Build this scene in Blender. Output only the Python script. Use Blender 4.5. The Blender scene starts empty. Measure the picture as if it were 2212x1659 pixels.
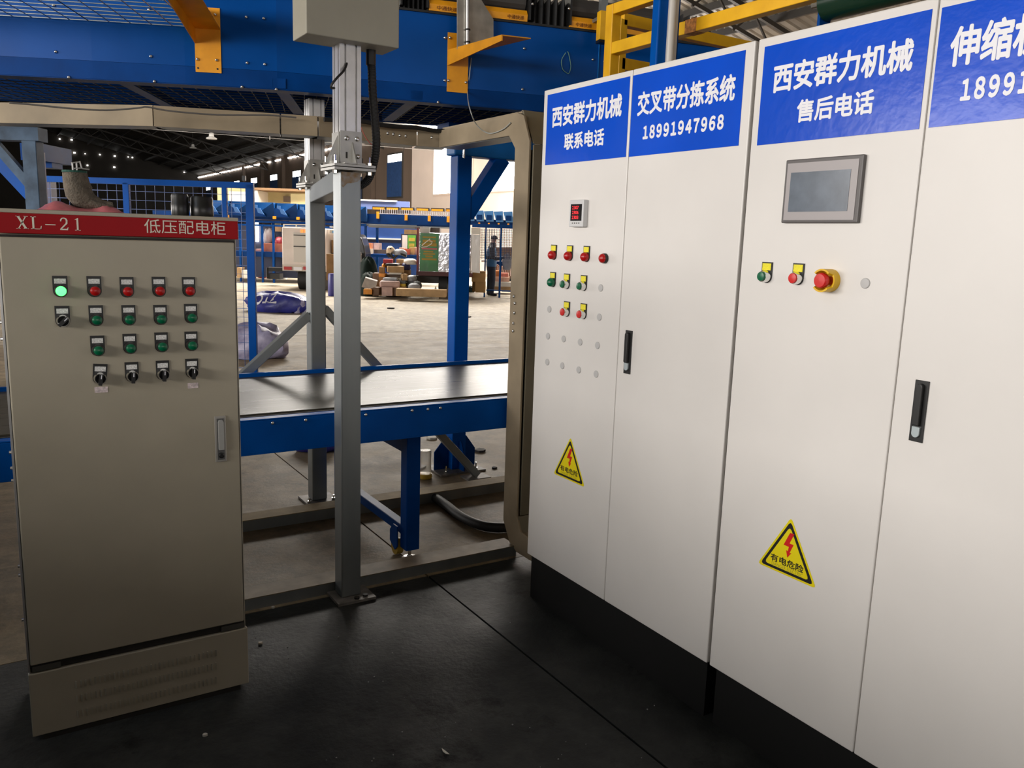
import bpy, bmesh, math, random
from mathutils import Vector, Matrix, Euler
random.seed(7)
SC = bpy.context.scene
COL = SC.collection
PI = math.pi
R = math.radians

# ------------------------------------------------------------------ camera
F_PX, YAW, PITCH, ROLL, CAM_H = 1773.08, 0.565, -0.1731, 0.0328, 1.64
W_PX, H_PX = 2212, 1659
fw = Vector((math.sin(YAW)*math.cos(PITCH), math.cos(YAW)*math.cos(PITCH), math.sin(PITCH)))
r0 = Vector((math.cos(YAW), -math.sin(YAW), 0)); u0 = r0.cross(fw)
rt = r0*math.cos(ROLL)+u0*math.sin(ROLL); up = -r0*math.sin(ROLL)+u0*math.cos(ROLL)
CAM = Vector((0, 0, CAM_H))
cam_d = bpy.data.cameras.new('camera'); cam = bpy.data.objects.new('camera', cam_d); COL.objects.link(cam)
cam.matrix_world = Matrix(((rt.x, up.x, -fw.x, 0), (rt.y, up.y, -fw.y, 0), (rt.z, up.z, -fw.z, CAM_H), (0, 0, 0, 1)))
cam_d.sensor_fit = 'HORIZONTAL'; cam_d.sensor_width = 36; cam_d.lens = F_PX*36/W_PX
cam_d.clip_start = 0.05; cam_d.clip_end = 400
SC.camera = cam

# ------------------------------------------------------------------ light and exposure
SC.view_settings.view_transform = 'Standard'; SC.view_settings.look = 'None'
SC.view_settings.gamma = 1; SC.view_settings.exposure = 0.0
wd = bpy.data.worlds.new('world'); SC.world = wd; wd.use_nodes = True
bg = wd.node_tree.nodes['Background']; bg.inputs[0].default_value = (.75, .86, 1, 1); bg.inputs[1].default_value = 0.6

def area(name, loc, direction, sx, sy, power, color=(1, 1, 1), spread=180):
    d = bpy.data.lights.new(name, 'AREA'); d.shape = 'RECTANGLE'; d.size = sx; d.size_y = sy
    d.energy = power; d.color = color; d.spread = R(spread)
    o = bpy.data.objects.new(name, d); COL.objects.link(o); o.location = loc
    o.rotation_euler = Vector(direction).to_track_quat('-Z', 'Y').to_euler()
    return o
# daylight entering by the loading door and windows of the wall on the left, the far roof light and the window wall opposite
area('door_daylight', (-9.3, 2.5, 3.05), (1, 0, -.03), 14.0, 1.7, 1400, (1, .95, .90))
area('gate_daylight', (-9.3, 34.0, 2.8), (1, -.05, -.22), 20, 4.8, 4200, (1, .96, .92), 170)
area('roof_light', (16.6, 27.0, 7.75), (-.1, 0, -1), 4, 22, 9500, (1, .94, .86))
area('near_cool_fill', (-6.0, 1.5, 8.6), (.3, 0, -1), 3, 9, 210, (.58, .78, 1))  # added cool fill from above, tints lower cabinet doors and near floor
area('entrance_daylight', (1.0, -9.2, 3.0), (0, 1, -.03), 10, 1.6, 200, (1, .98, .95))

# ------------------------------------------------------------------ helpers
def ray(px, py): return fw + rt*((px-W_PX/2)/F_PX) - up*((py-H_PX/2)/F_PX)
def onX(px, py, v): d = ray(px, py); return CAM + d*(v/d.x)
def onY(px, py, v): d = ray(px, py); return CAM + d*(v/d.y)
def onZ(px, py, v): d = ray(px, py); return CAM + d*((v-CAM_H)/d.z)
RH = Vector((math.cos(YAW), -math.sin(YAW), 0)); FH = Vector((math.sin(YAW), math.cos(YAW), 0)); ZV = Vector((0, 0, 1))
def onV(px, py, v): d = ray(px, py); return CAM + d*(v/d.dot(FH))
def onP(px, py, p0, n): d = ray(px, py); return CAM + d*((p0-CAM).dot(n)/d.dot(n))

MATS = {}
def mat(name, col, rough=.5, metal=0., var=.0, scale=6., bump=0., bscale=60., emit=0., coat=0., stretch=None, spec=None, var2=None, rvar=0.):
    if name in MATS: return MATS[name]
    m = bpy.data.materials.new(name); m.use_nodes = True; MATS[name] = m
    nt = m.node_tree; b = nt.nodes['Principled BSDF']
    b.inputs['Roughness'].default_value = rough; b.inputs['Metallic'].default_value = metal
    b.inputs['Base Color'].default_value = (*col, 1)
    if coat: b.inputs['Coat Weight'].default_value = coat; b.inputs['Coat Roughness'].default_value = .08
    if spec is not None: b.inputs['Specular IOR Level'].default_value = spec
    if emit: b.inputs['Emission Color'].default_value = (*col, 1); b.inputs['Emission Strength'].default_value = emit
    if var or bump or rvar:
        tc = nt.nodes.new('ShaderNodeTexCoord'); mp = nt.nodes.new('ShaderNodeMapping')
        if stretch: mp.inputs['Scale'].default_value = stretch
        nt.links.new(tc.outputs['Object'], mp.inputs['Vector'])
        nz = nt.nodes.new('ShaderNodeTexNoise'); nz.inputs['Scale'].default_value = scale; nz.inputs['Detail'].default_value = 6
        nt.links.new(mp.outputs['Vector'], nz.inputs['Vector'])
        if var:
            cr = nt.nodes.new('ShaderNodeValToRGB'); cr.color_ramp.elements[0].position = .3; cr.color_ramp.elements[1].position = .7
            c2 = var2 if var2 else tuple(min(1, c*(1+var)) for c in col)
            cr.color_ramp.elements[0].color = (*[c*(1-var) for c in col], 1); cr.color_ramp.elements[1].color = (*c2, 1)
            nt.links.new(nz.outputs['Fac'], cr.inputs['Fac']); nt.links.new(cr.outputs['Color'], b.inputs['Base Color'])
        if rvar:
            mr = nt.nodes.new('ShaderNodeMapRange'); mr.inputs['To Min'].default_value = max(.02, rough-rvar); mr.inputs['To Max'].default_value = min(1, rough+rvar)
            nt.links.new(nz.outputs['Fac'], mr.inputs['Value']); nt.links.new(mr.outputs['Result'], b.inputs['Roughness'])
        if bump:
            n2 = nt.nodes.new('ShaderNodeTexNoise'); n2.inputs['Scale'].default_value = bscale; n2.inputs['Detail'].default_value = 4
            nt.links.new(mp.outputs['Vector'], n2.inputs['Vector'])
            bp = nt.nodes.new('ShaderNodeBump'); bp.inputs['Strength'].default_value = bump; bp.inputs['Distance'].default_value = .01
            nt.links.new(n2.outputs['Fac'], bp.inputs['Height']); nt.links.new(bp.outputs['Normal'], b.inputs['Normal'])
    return m

class MB:
    """collects solid shapes in world coordinates, then links them as one mesh object"""
    def __init__(s): s.v = []; s.f = []
    def add(s, vs, fs):
        o = len(s.v); s.v += [Vector(p) for p in vs]; s.f += [tuple(i+o for i in f) for f in fs]; return s
    def hexa(s, p): return s.add(p, [(0, 3, 2, 1), (4, 5, 6, 7), (0, 1, 5, 4), (1, 2, 6, 5), (2, 3, 7, 6), (3, 0, 4, 7)])
    def box(s, x0, x1, y0, y1, z0, z1):
        return s.hexa([(x0, y0, z0), (x1, y0, z0), (x1, y1, z0), (x0, y1, z0), (x0, y0, z1), (x1, y0, z1), (x1, y1, z1), (x0, y1, z1)])
    def obox(s, c, a, b, d):
        c, a, b, d = Vector(c), Vector(a), Vector(b), Vector(d)
        return s.hexa([c-a-b-d, c+a-b-d, c+a+b-d, c-a+b-d, c-a-b+d, c+a-b+d, c+a+b+d, c-a+b+d])
    def bar(s, p, q, w, h, ref=None):
        p, q = Vector(p), Vector(q); d = (q-p); L = d.length; d.normalize()
        rf = Vector(ref) if ref is not None else (ZV if abs(d.z) < .9 else Vector((0, 1, 0)))
        a = d.cross(rf); a.normalize(); b = a.cross(d)
        return s.obox((p+q)/2, a*(w/2), d*(L/2), b*(h/2))
    def prism(s, poly, off):
        n = len(poly); poly = [Vector(p) for p in poly]; off = Vector(off)
        return s.add(poly+[p+off for p in poly], [tuple(range(n-1, -1, -1)), tuple(range(n, 2*n))]+[(i, (i+1) % n, n+(i+1) % n, n+i) for i in range(n)])
    def cyl(s, p, q, r, r2=None, n=16):
        p, q = Vector(p), Vector(q); d = (q-p).normalized(); r2 = r if r2 is None else r2
        a = d.orthogonal().normalized(); b = d.cross(a)
        vs = [p+(a*math.cos(t)+b*math.sin(t))*r for t in [2*PI*i/n for i in range(n)]]+[q+(a*math.cos(t)+b*math.sin(t))*r2 for t in [2*PI*i/n for i in range(n)]]
        return s.add(vs, [tuple(range(n-1, -1, -1)), tuple(range(n, 2*n))]+[(i, (i+1) % n, n+(i+1) % n, n+i) for i in range(n)])
    def ring(s, p, q, r, ri, n=24):
        p, q = Vector(p), Vector(q); d = (q-p).normalized(); a = d.orthogonal().normalized(); b = d.cross(a); vs = []
        for c, rr in ((p, r), (q, r), (q, ri), (p, ri)): vs += [c+(a*math.cos(t)+b*math.sin(t))*rr for t in [2*PI*i/n for i in range(n)]]
        fs = []
        for k in range(4):
            for i in range(n): fs.append((k*n+i, k*n+(i+1) % n, ((k+1) % 4)*n+(i+1) % n, ((k+1) % 4)*n+i))
        return s.add(vs, fs)
    def tube(s, pts, r, n=8):
        pts = [Vector(p) for p in pts]; rs = r if isinstance(r, (list, tuple)) else [r]*len(pts); vs = []; a = None
        for i, p in enumerate(pts):
            d = (pts[min(i+1, len(pts)-1)]-pts[max(i-1, 0)]).normalized()
            a = d.orthogonal().normalized() if a is None else (a-d*a.dot(d)).normalized()
            b = d.cross(a); vs += [p+(a*math.cos(2*PI*k/n)+b*math.sin(2*PI*k/n))*rs[i] for k in range(n)]
        m = len(pts); fs = [(i*n+k, i*n+(k+1) % n, (i+1)*n+(k+1) % n, (i+1)*n+k) for i in range(m-1) for k in range(n)]
        return s.add(vs, fs+[tuple(range(n-1, -1, -1)), tuple(range((m-1)*n, m*n))])
    def lathe(s, c, prof, n=20, axis='Z'):
        c = Vector(c); vs = []
        for (rr, h) in prof:
            for k in range(n):
                t = 2*PI*k/n; x, y = rr*math.cos(t), rr*math.sin(t)
                vs.append(c+(Vector((x, y, h)) if axis == 'Z' else Vector((x, -h, y))))
        m = len(prof); fs = [(i*n+k, i*n+(k+1) % n, (i+1)*n+(k+1) % n, (i+1)*n+k) for i in range(m-1) for k in range(n)]
        return s.add(vs, fs+[tuple(range(n-1, -1, -1)), tuple(range((m-1)*n, m*n))])
    def mesh(s, name, m, org=Vector((0, 0, 0)), smooth=False):
        me = bpy.data.meshes.new(name); me.from_pydata([tuple(p-org) for p in s.v], [], s.f)
        bm = bmesh.new(); bm.from_mesh(me); bmesh.ops.recalc_face_normals(bm, faces=bm.faces[:]); bm.to_mesh(me); bm.free()
        me.materials.append(m)
        if smooth:
            me.polygons.foreach_set('use_smooth', [True]*len(me.polygons)); me.set_sharp_from_angle(angle=R(40))
        me.update(); return me
    def build(s, name, m, parent=None, label=None, cat=None, group=None, kind=None, bevel=0., smooth=False):
        if parent is None:
            lo = Vector([min(p[i] for p in s.v) for i in range(3)]); hi = Vector([max(p[i] for p in s.v) for i in range(3)])
            org = Vector(((lo.x+hi.x)/2, (lo.y+hi.y)/2, lo.z))
        else: org = wloc(parent)
        o = bpy.data.objects.new(name, s.mesh(name, m, org, smooth)); COL.objects.link(o)
        if parent is None: o.location = org
        else: o.parent = parent
        if bevel:
            bv = o.modifiers.new('bevel', 'BEVEL'); bv.width = bevel; bv.segments = 2; bv.limit_method = 'ANGLE'
        return tag(o, label, cat, group, kind)
def wloc(o):
    l = Vector((0, 0, 0))
    while o: l = l+o.location; o = o.parent
    return l
def tag(o, label=None, cat=None, group=None, kind=None):
    for k, v in (('label', label), ('category', cat), ('group', group), ('kind', kind)):
        if v: o[k] = v
    return o
def thing(name, label, cat, loc=(0, 0, 0), group=None, kind=None):
    o = bpy.data.objects.new(name, None); o.empty_display_size = .1; COL.objects.link(o); o.location = loc
    return tag(o, label, cat, group, kind)
def inst(name, me, parent, loc=None, rotz=0., rot=None, **k):
    """object from shared mesh data; loc is a world position, None for the parent's own origin"""
    o = bpy.data.objects.new(name, me); COL.objects.link(o); o.parent = parent
    if loc is not None: o.location = Vector(loc)-(wloc(parent) if parent else Vector((0, 0, 0)))
    o.rotation_euler = rot if rot else (0, 0, rotz)
    return tag(o, **k)

def text_mesh(name, body, m, w, h, bold=0., spacing=1.):
    """flat printed lettering, centred on the origin, in the local XZ plane facing -Y, fitted to w x h; bold thickens the strokes"""
    cu = bpy.data.curves.new(name, 'FONT'); cu.body = body; cu.size = 1; cu.resolution_u = 3; cu.space_character = spacing
    o = bpy.data.objects.new(name, cu); COL.objects.link(o)
    dg = bpy.context.evaluated_depsgraph_get(); me = bpy.data.meshes.new_from_object(o.evaluated_get(dg))
    bpy.data.objects.remove(o); bpy.data.curves.remove(cu)
    vs = [v.co.copy() for v in me.vertices]; fs = [tuple(f.vertices) for f in me.polygons]
    offs = [(0, 0)]+([(bold*math.cos(k*PI/4), bold*math.sin(k*PI/4)) for k in range(8)] if bold else [])
    V2 = [(v.x+a, v.y+b) for a, b in offs for v in vs]; F2 = [tuple(i+k*len(vs) for i in f) for k in range(len(offs)) for f in fs]
    x0, x1, y0, y1 = min(v[0] for v in V2), max(v[0] for v in V2), min(v[1] for v in V2), max(v[1] for v in V2)
    me2 = bpy.data.meshes.new(name); me2.from_pydata([((x-(x0+x1)/2)*w/(x1-x0), -.00005*(i//len(vs)), (y-(y0+y1)/2)*h/(y1-y0)) for i, (x, y) in enumerate(V2)], [], F2)
    bpy.data.meshes.remove(me); me2.materials.append(m); me2.update(); return me2

# ------------------------------------------------------------------ materials
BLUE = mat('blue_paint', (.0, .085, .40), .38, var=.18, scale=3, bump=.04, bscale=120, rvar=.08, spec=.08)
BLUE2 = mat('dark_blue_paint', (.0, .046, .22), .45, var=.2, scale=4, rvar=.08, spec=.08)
SKYB = mat('light_blue_paint', (.01, .16, .5), .4, var=.2, scale=3, spec=.25)
ORNG = mat('orange_paint', (.9, .36, .004), .45, var=.15, scale=9, rvar=.08)
YELL = mat('yellow_paint', (.95, .47, .008), .42, var=.18, scale=7, rvar=.1)
GALV = mat('galvanised_steel', (.25, .27, .275), .4, .6, var=.09, scale=9, stretch=(1, 1, .12), rvar=.08)
ALU = mat('aluminium', (.62, .61, .6), .36, .8, var=.06, scale=20)
CHRM = mat('chrome', (.8, .8, .78), .16, 1.)
ZINC = mat('zinc_bracket', (.42, .41, .38), .45, .6, var=.1, scale=20)
BEIG = mat('beige_cabinet_paint', (.40, .36, .275), .42, var=.05, scale=5, bump=.03, bscale=500)
BOXG = mat('grey_box_paint', (.32, .30, .235), .5, var=.06, scale=5, bump=.03, bscale=400)
TRNK = mat('cable_trunk_paint', (.30, .24, .16), .55, var=.18, scale=5, rvar=.08, spec=.2)
WHTC = mat('white_cabinet_paint', (.73, .70, .665), .38, var=.03, scale=3, bump=.02, bscale=500)
DARK = mat('dark_gap', (.02, .018, .015), .7)
BLK = mat('black_plastic', (.012, .012, .012), .4)
RUBB = mat('black_rubber', (.016, .016, .016), .6, bump=.15, bscale=40)
BLKP = mat('black_plinth_paint', (.006, .006, .006), .45)
REDP = mat('red_header_paint', (.34, .002, .006), .5, var=.06, scale=5, spec=.2)
CREAM = mat('cream_lettering', (.78, .74, .62), .6)
SIGNB = mat('blue_sign_vinyl', (.0, .072, .60), .2, var=.08, scale=3, bump=.06, bscale=28, spec=.3)
SIGNW = mat('white_sign_lettering', (.82, .82, .86), .4)
YLAB = mat('yellow_label', (.8, .7, .01), .45, var=.12, scale=200)
WLAB = mat('white_label', (.7, .7, .68), .5, var=.35, scale=260)
PLBL = mat('pinkish_paper_label', (.68, .58, .58), .6, var=.3, scale=150)
REDC = mat('red_cap', (.42, .006, .006), .3)
REDB = mat('bright_red_cap', (.62, .016, .014), .35)
GRNC = mat('green_cap', (.0, .12, .05), .3)
GLOW = mat('lit_green_lamp', (.05, 1., .1), .4, emit=5)
GREYP = mat('grey_plug', (.5, .49, .48), .45)
CONC = None
# ------------------------------------------------------------------ the setting
def floor_mat(name, c0, c1, c2, rough, stain):
    m = bpy.data.materials.new(name); m.use_nodes = True; nt = m.node_tree; b = nt.nodes['Principled BSDF']
    b.inputs['Specular IOR Level'].default_value = .22
    tc = nt.nodes.new('ShaderNodeTexCoord')
    def noise(sc, det, rg=.6):
        n = nt.nodes.new('ShaderNodeTexNoise'); n.inputs['Scale'].default_value = sc; n.inputs['Detail'].default_value = det; n.inputs['Roughness'].default_value = rg
        nt.links.new(tc.outputs['Object'], n.inputs['Vector']); return n
    def ramp(n, p0, p1, a, bb):
        r = nt.nodes.new('ShaderNodeValToRGB'); r.color_ramp.elements[0].position = p0; r.color_ramp.elements[1].position = p1
        r.color_ramp.elements[0].color = (*a, 1); r.color_ramp.elements[1].color = (*bb, 1); nt.links.new(n.outputs['Fac'], r.inputs['Fac']); return r
    base = ramp(noise(.9, 8), .35, .68, c0, c1)
    fine = ramp(noise(7, 10, .7), .42, .62, (.72, .72, .72), (1.12, 1.1, 1.06))
    mul = nt.nodes.new('ShaderNodeMix'); mul.data_type = 'RGBA'; mul.blend_type = 'MULTIPLY'; mul.inputs[0].default_value = 1
    nt.links.new(base.outputs['Color'], mul.inputs[6]); nt.links.new(fine.outputs['Color'], mul.inputs[7])
    st = ramp(noise(stain, 9, .75), .56, .66, (0, 0, 0), (1, 1, 1))
    mx = nt.nodes.new('ShaderNodeMix'); mx.data_type = 'RGBA'
    nt.links.new(st.outputs['Color'], mx.inputs[0]); nt.links.new(mul.outputs[2], mx.inputs[6]); mx.inputs[7].default_value = (*c2, 1)
    nt.links.new(mx.outputs[2], b.inputs['Base Color'])
    mr = nt.nodes.new('ShaderNodeMapRange'); mr.inputs['To Min'].default_value = rough-.12; mr.inputs['To Max'].default_value = rough+.15
    nt.links.new(noise(3, 6).outputs['Fac'], mr.inputs['Value']); nt.links.new(mr.outputs['Result'], b.inputs['Roughness'])
    bp = nt.nodes.new('ShaderNodeBump'); bp.inputs['Strength'].default_value = .25; bp.inputs['Distance'].default_value = .01
    nt.links.new(noise(40, 8).outputs['Fac'], bp.inputs['Height']); nt.links.new(bp.outputs['Normal'], b.inputs['Normal'])
    return m
CONC = floor_mat('concrete_floor', (.30, .255, .19), (.40, .35, .275), (.2, .165, .12), .6, 1.6)
CON2 = floor_mat('brown_concrete_floor', (.19, .142, .085), (.335, .27, .18), (.10, .072, .044), .6, 1.9)  # browner and darker concrete for the nearer slabs
DFLR = floor_mat('dark_painted_floor', (.013, .0145, .0145), (.05, .052, .05), (.006, .006, .0055), .55, 2.2)

fl = MB().box(-10, 20, -10, 98, -.1, -.015).build('floor', DARK, kind='structure')
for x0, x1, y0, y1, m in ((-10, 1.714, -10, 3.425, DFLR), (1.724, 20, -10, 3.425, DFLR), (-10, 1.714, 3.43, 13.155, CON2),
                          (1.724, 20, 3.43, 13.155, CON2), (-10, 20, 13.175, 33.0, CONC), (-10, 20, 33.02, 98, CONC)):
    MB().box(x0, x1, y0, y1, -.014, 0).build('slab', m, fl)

WCREAM = mat('cream_wall_plaster', (.82, .68, .585), .7, var=.06, scale=.6)
WBROWN = mat('brown_wall_sheet', (.16, .115, .085), .6, var=.2, scale=.5, stretch=(1, 1, .2))
WDARK = mat('dark_wall_sheet', (.05, .042, .034), .7, var=.2, scale=.5)
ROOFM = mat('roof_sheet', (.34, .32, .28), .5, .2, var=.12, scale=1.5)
STEEL = mat('dark_steel', (.05, .045, .04), .55)
PANE = mat('daylight_pane', (1, .985, .96), .5, emit=9)
SHUT = mat('blue_shutter', (.03, .075, .2), .5, var=.2, scale=8)
MB().box(20, 20.3, -10, 42.6, 0, 7.8).build('wall_right', WCREAM, kind='structure')
MB().box(20, 20.3, 42.6, 98, 0, 7.8).build('wall_right', WBROWN, kind='structure')
wb = MB().box(-10, 20, 98, 98.3, 0, 12).build('wall_back', WDARK, kind='structure')
MB().box(-10, 20, -10.3, -10, 0, 12).build('wall_front', WBROWN, kind='structure')
MB().box(-10.3, -10, -10, 98, 0, 7.8).build('wall_left', WBROWN, kind='structure')
PBRK = mat('shade_wall_plaster', (.2, .19, .17), .8, var=.2, scale=2)
MB().box(-2.75, -2.6, -2.0, 6.5, 0, 1.5).build('wall_shade_left', PBRK, kind='structure'); MB().box(-2.6, 3.6, -2.15, -2.0, 0, 1.7).build('wall_shade_front', PBRK, kind='structure')  # unseen low walls, added to shade the foot of the cabinets
for n, y in enumerate([20.8+6*k for k in range(13)]):
    w = MB()
    for a, b, c, d in ((y-1.08, y+1.08, 3.82, 3.9), (y-1.08, y+1.08, 6.28, 6.36), (y-1.08, y-1.0, 3.9, 6.28), (y+1.0, y+1.08, 3.9, 6.28)): w.box(19.93, 20, a, b, c, d)
    wo = w.build('window_%d' % (n+1), WCREAM if y < 42 else STEEL, kind='structure')
    sh = y > 42
    MB().box(19.96, 19.99, y-1, y+1, 5.85 if sh else 3.9, 6.28).build('pane', PANE, wo)
    if sh: MB().box(19.90, 19.95, y-1, y+1, 3.9, 5.85).build('shutter', SHUT, wo)
# daylight showing along the gap between wall top and roof
gp = MB()
for k in range(46):
    y = 46+k*1.13
    if random.random() < .85: gp.box(19.9, 19.98, y, y+.75, 7.3, 7.4)
for y in range(24, 44, 2): gp.box(19.9, 19.98, y+.1, y+1.9, 7.1, 7.5)
gp.build('eaves_gap', PANE, bpy.data.objects['wall_right.001'], kind='stuff')
hp = MB()
for px, py in ((129, 300), (155, 302), (253, 311), (153, 329), (161, 330), (184, 332), (216, 334), (248, 337), (277, 339), (286, 340), (335, 344), (343, 345), (366, 347), (189, 357), (247, 361), (398, 372), (429, 375), (375, 395), (272, 297), (292, 303), (336, 320)):
    p = onY(px, py, 97.9); s = random.uniform(.025, .055); hp.box(p.x-s*1.6, p.x+s*1.6, 97.88, 97.99, p.z-s, p.z+s)
hp.build('daylight_pinholes', PANE, wb, kind='stuff')
# roof: two slopes of ribbed sheet, ridge along the hall
EZ, RX, SL = 7.64, 5.0, .235
def roofz(x): return EZ+SL*(15-abs(x-RX))
rf = MB(); ys = []; y = -10.0
while y < 98.0:
    ys += [(y, 0), (y+.05, .045), (y+.09, .045), (y+.14, 0)]; y += .33 if y < 45 else 1.1
for xa, xb in ((RX, 20.3), (RX, -10.3)):
    vs = []
    for yy, h in ys: vs += [(xa, yy, roofz(xa)+h), (xb, yy, roofz(xb)+h)]
    rf.add(vs, [(2*i, 2*i+1, 2*i+3, 2*i+2) for i in range(len(ys)-1)])
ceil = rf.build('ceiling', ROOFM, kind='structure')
rm2 = mat('shaded_roof_sheet', (.035, .03, .024), .7, var=.2, scale=.5); ceil.data.materials.append(rm2)  # gloom of the far roof put into a darker sheet colour
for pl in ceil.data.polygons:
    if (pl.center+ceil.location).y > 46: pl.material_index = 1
for x in [20-1.35*k for k in range(1, 11)]:
    MB().box(x-.04, x+.04, -10, 98, roofz(x)-.2, roofz(x)-.01).build('purlin', STEEL, ceil)
for y in (10.5, 16.5, 22.5, 28.5, 34.5, 46.5, 58.5, 70.5, 82.5):
    t = MB(); 
    for s in (-1, 1):
        t.bar((RX, y, roofz(RX)-.3), (RX+15*s, y, EZ-.3), .1, .12); t.bar((RX, y, roofz(RX)-1.1), (RX+15*s, y, EZ-.9), .08, .1)
        for k in range(10):
            xa = RX+s*1.5*k; t.bar((xa, y, roofz(xa)-1.05), (xa+s*.75, y, roofz(xa+s*.75)-.3), .05, .05); t.bar((xa+s*.75, y, roofz(xa+s*.75)-.3), (xa+1.5*s, y, roofz(xa+s*1.5)-.95), .05, .05)
    t.build('truss', STEEL, ceil)
# steel columns along the window wall
for k in range(9):
    y = 23.8+6*k+ (0 if k < 3 else 6)
    MB().box(19.7, 19.98, y-.12, y+.12, 0, EZ-.2).build('trim_%d' % (k+1), WCREAM if y < 42 else WBROWN, kind='structure')
# high-bay lamps and their conduit
LAMPW = mat('lamp_shade_white', (.7, .69, .66), .4)
for i, (px, py, v, lab) in enumerate(((457, 300, 40, 'round white high-bay lamp hanging nearest the middle of the dark roof'), (97, 271, 36, 'round white high-bay lamp just right of the blue support frame'),
        (507, 283, 46, 'dim high-bay lamp partly tucked under the beige trunking'), (417, 320, 62, 'small faint high-bay lamp lowest and furthest off'))):
    p = onV(px, py, v); t = thing('high_bay_lamp', lab, 'lamp', p, 'high-bay lamps under the roof')
    MB().lathe(p, [(.02, .28), (.1, .26), (.12, .1), (.24, .04), (.25, 0), (.23, -.02)], 20).build('lamp_shade', LAMPW, t, smooth=True)
    MB().cyl(p+Vector((0, 0, .27)), (p.x, p.y, roofz(p.x)-.04), .012, n=6).build('rod', STEEL, t)
a, b = onV(150, 266, 38), onV(1180, 343, 38)
t = thing('conduit_line', 'thin white conduit strung across the dark hall below the trunking', 'conduit', (a+b)/2)
MB().tube([a, b], .011, 6).build('pipe', mat('grey_conduit', (.3, .29, .27), .5), t)
h = onV(583, 302, 38); MB().cyl(h, (h.x, h.y, roofz(h.x)-.04), .012, n=6).build('hanger', LAMPW, t)
# ------------------------------------------------------------------ controls shared by the cabinets (local: facing -Y, origin on the door)
def half_plate(w, h, d, y=0.):
    """label carrier: rectangle above, rounded below"""
    r = w/2; pts = [(-r, y, h), (r, y, h)]+[(r*math.cos(t), y, r*math.sin(t)) for t in [-k*PI/12 for k in range(13)]]
    return MB().prism(pts, (0, -d, 0))
M_PLATE = half_plate(.040, .044, .004).mesh('backing_plate', BLK)
M_LAB = MB().box(-.0155, .0155, -.0055, -.004, .021, .036).mesh('label', WLAB)
M_LABY = MB().box(-.0165, .0165, -.0055, -.004, .019, .04).mesh('label', YLAB)
def cap_mesh(m, r=.0145, d=.03, dome=.004): return MB().lathe((0, 0, 0), [(r, .004), (r, d-.004), (r*.92, d), (r*.5, d+dome), (.001, d+dome*1.2)], 20, 'Y').mesh('cap', m, smooth=True)
M_BEZ = MB().lathe((0, 0, 0), [(.0185, .003), (.0185, .018), (.016, .024), (.015, .024)], 24, 'Y').mesh('bezel', BLK, smooth=True)
M_BEZC = MB().lathe((0, 0, 0), [(.0185, .003), (.0185, .016), (.0165, .024), (.015, .024)], 24, 'Y').mesh('bezel', CHRM, smooth=True)
M_RED, M_GRN, M_GLOW = cap_mesh(REDC), cap_mesh(GRNC), cap_mesh(GLOW)
M_REDF, M_GRNF = cap_mesh(REDB, .0155, .028, .001), cap_mesh(GRNC, .0145, .03, .001)
M_REDD = MB().lathe((0, 0, 0), [(.0185, .003), (.0185, .012), (.017, .02), (.011, .026), (.001, .029)], 22, 'Y').mesh('cap', REDC, smooth=True)
M_GRND = MB().lathe((0, 0, 0), [(.0185, .003), (.0185, .012), (.017, .02), (.011, .026), (.001, .029)], 22, 'Y').mesh('cap', GRNC, smooth=True)
M_DRUM = MB().lathe((0, 0, 0), [(.0195, 0), (.0195, .012), (.018, .014), (.016, .014)], 24, 'Y').mesh('bezel', BLK, smooth=True)
kb = MB().lathe((0, 0, 0), [(.0165, .003), (.0165, .02), (.015, .024)], 22, 'Y'); kb.box(-.005, .005, -.04, -.02, -.019, .015)
M_KNOB = kb.mesh('knob', BLK)
M_MARK = MB().box(-.0012, .0012, -.0412, -.04, .002, .014).mesh('pointer', SIGNW)
def control(kind, parent, loc, rotz, lab='w', turn=0., plate=True, tilt=0.):
    nm = {'glow': 'indicator_lamp', 'red': 'indicator_lamp', 'redd': 'indicator_lamp', 'grnd': 'indicator_lamp', 'knob': 'selector_switch'}.get(kind, 'push_button')
    if plate:
        o = inst(nm, M_PLATE, parent, loc, rotz)
        inst('label', M_LAB if lab == 'w' else M_LABY, o)
        if kind not in ('redd', 'grnd'): inst('bezel', M_BEZC if kind in ('redf', 'grnf', 'knob') else M_BEZ, o)
    else: o = inst(nm, M_DRUM, parent, loc, rotz)
    if tilt: o.rotation_euler = (0, tilt, rotz)
    me = {'glow': M_GLOW, 'red': M_RED, 'grn': M_GRN, 'knob': M_KNOB, 'redf': M_REDF, 'grnf': M_GRNF, 'redd': M_REDD, 'grnd': M_GRND}[kind]
    c = inst('knob' if kind == 'knob' else 'cap', me, o)
    if kind == 'knob':
        c.rotation_euler = (0, turn, 0); mk = inst('pointer', M_MARK, o); mk.rotation_euler = (0, turn, 0)
    return o

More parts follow.
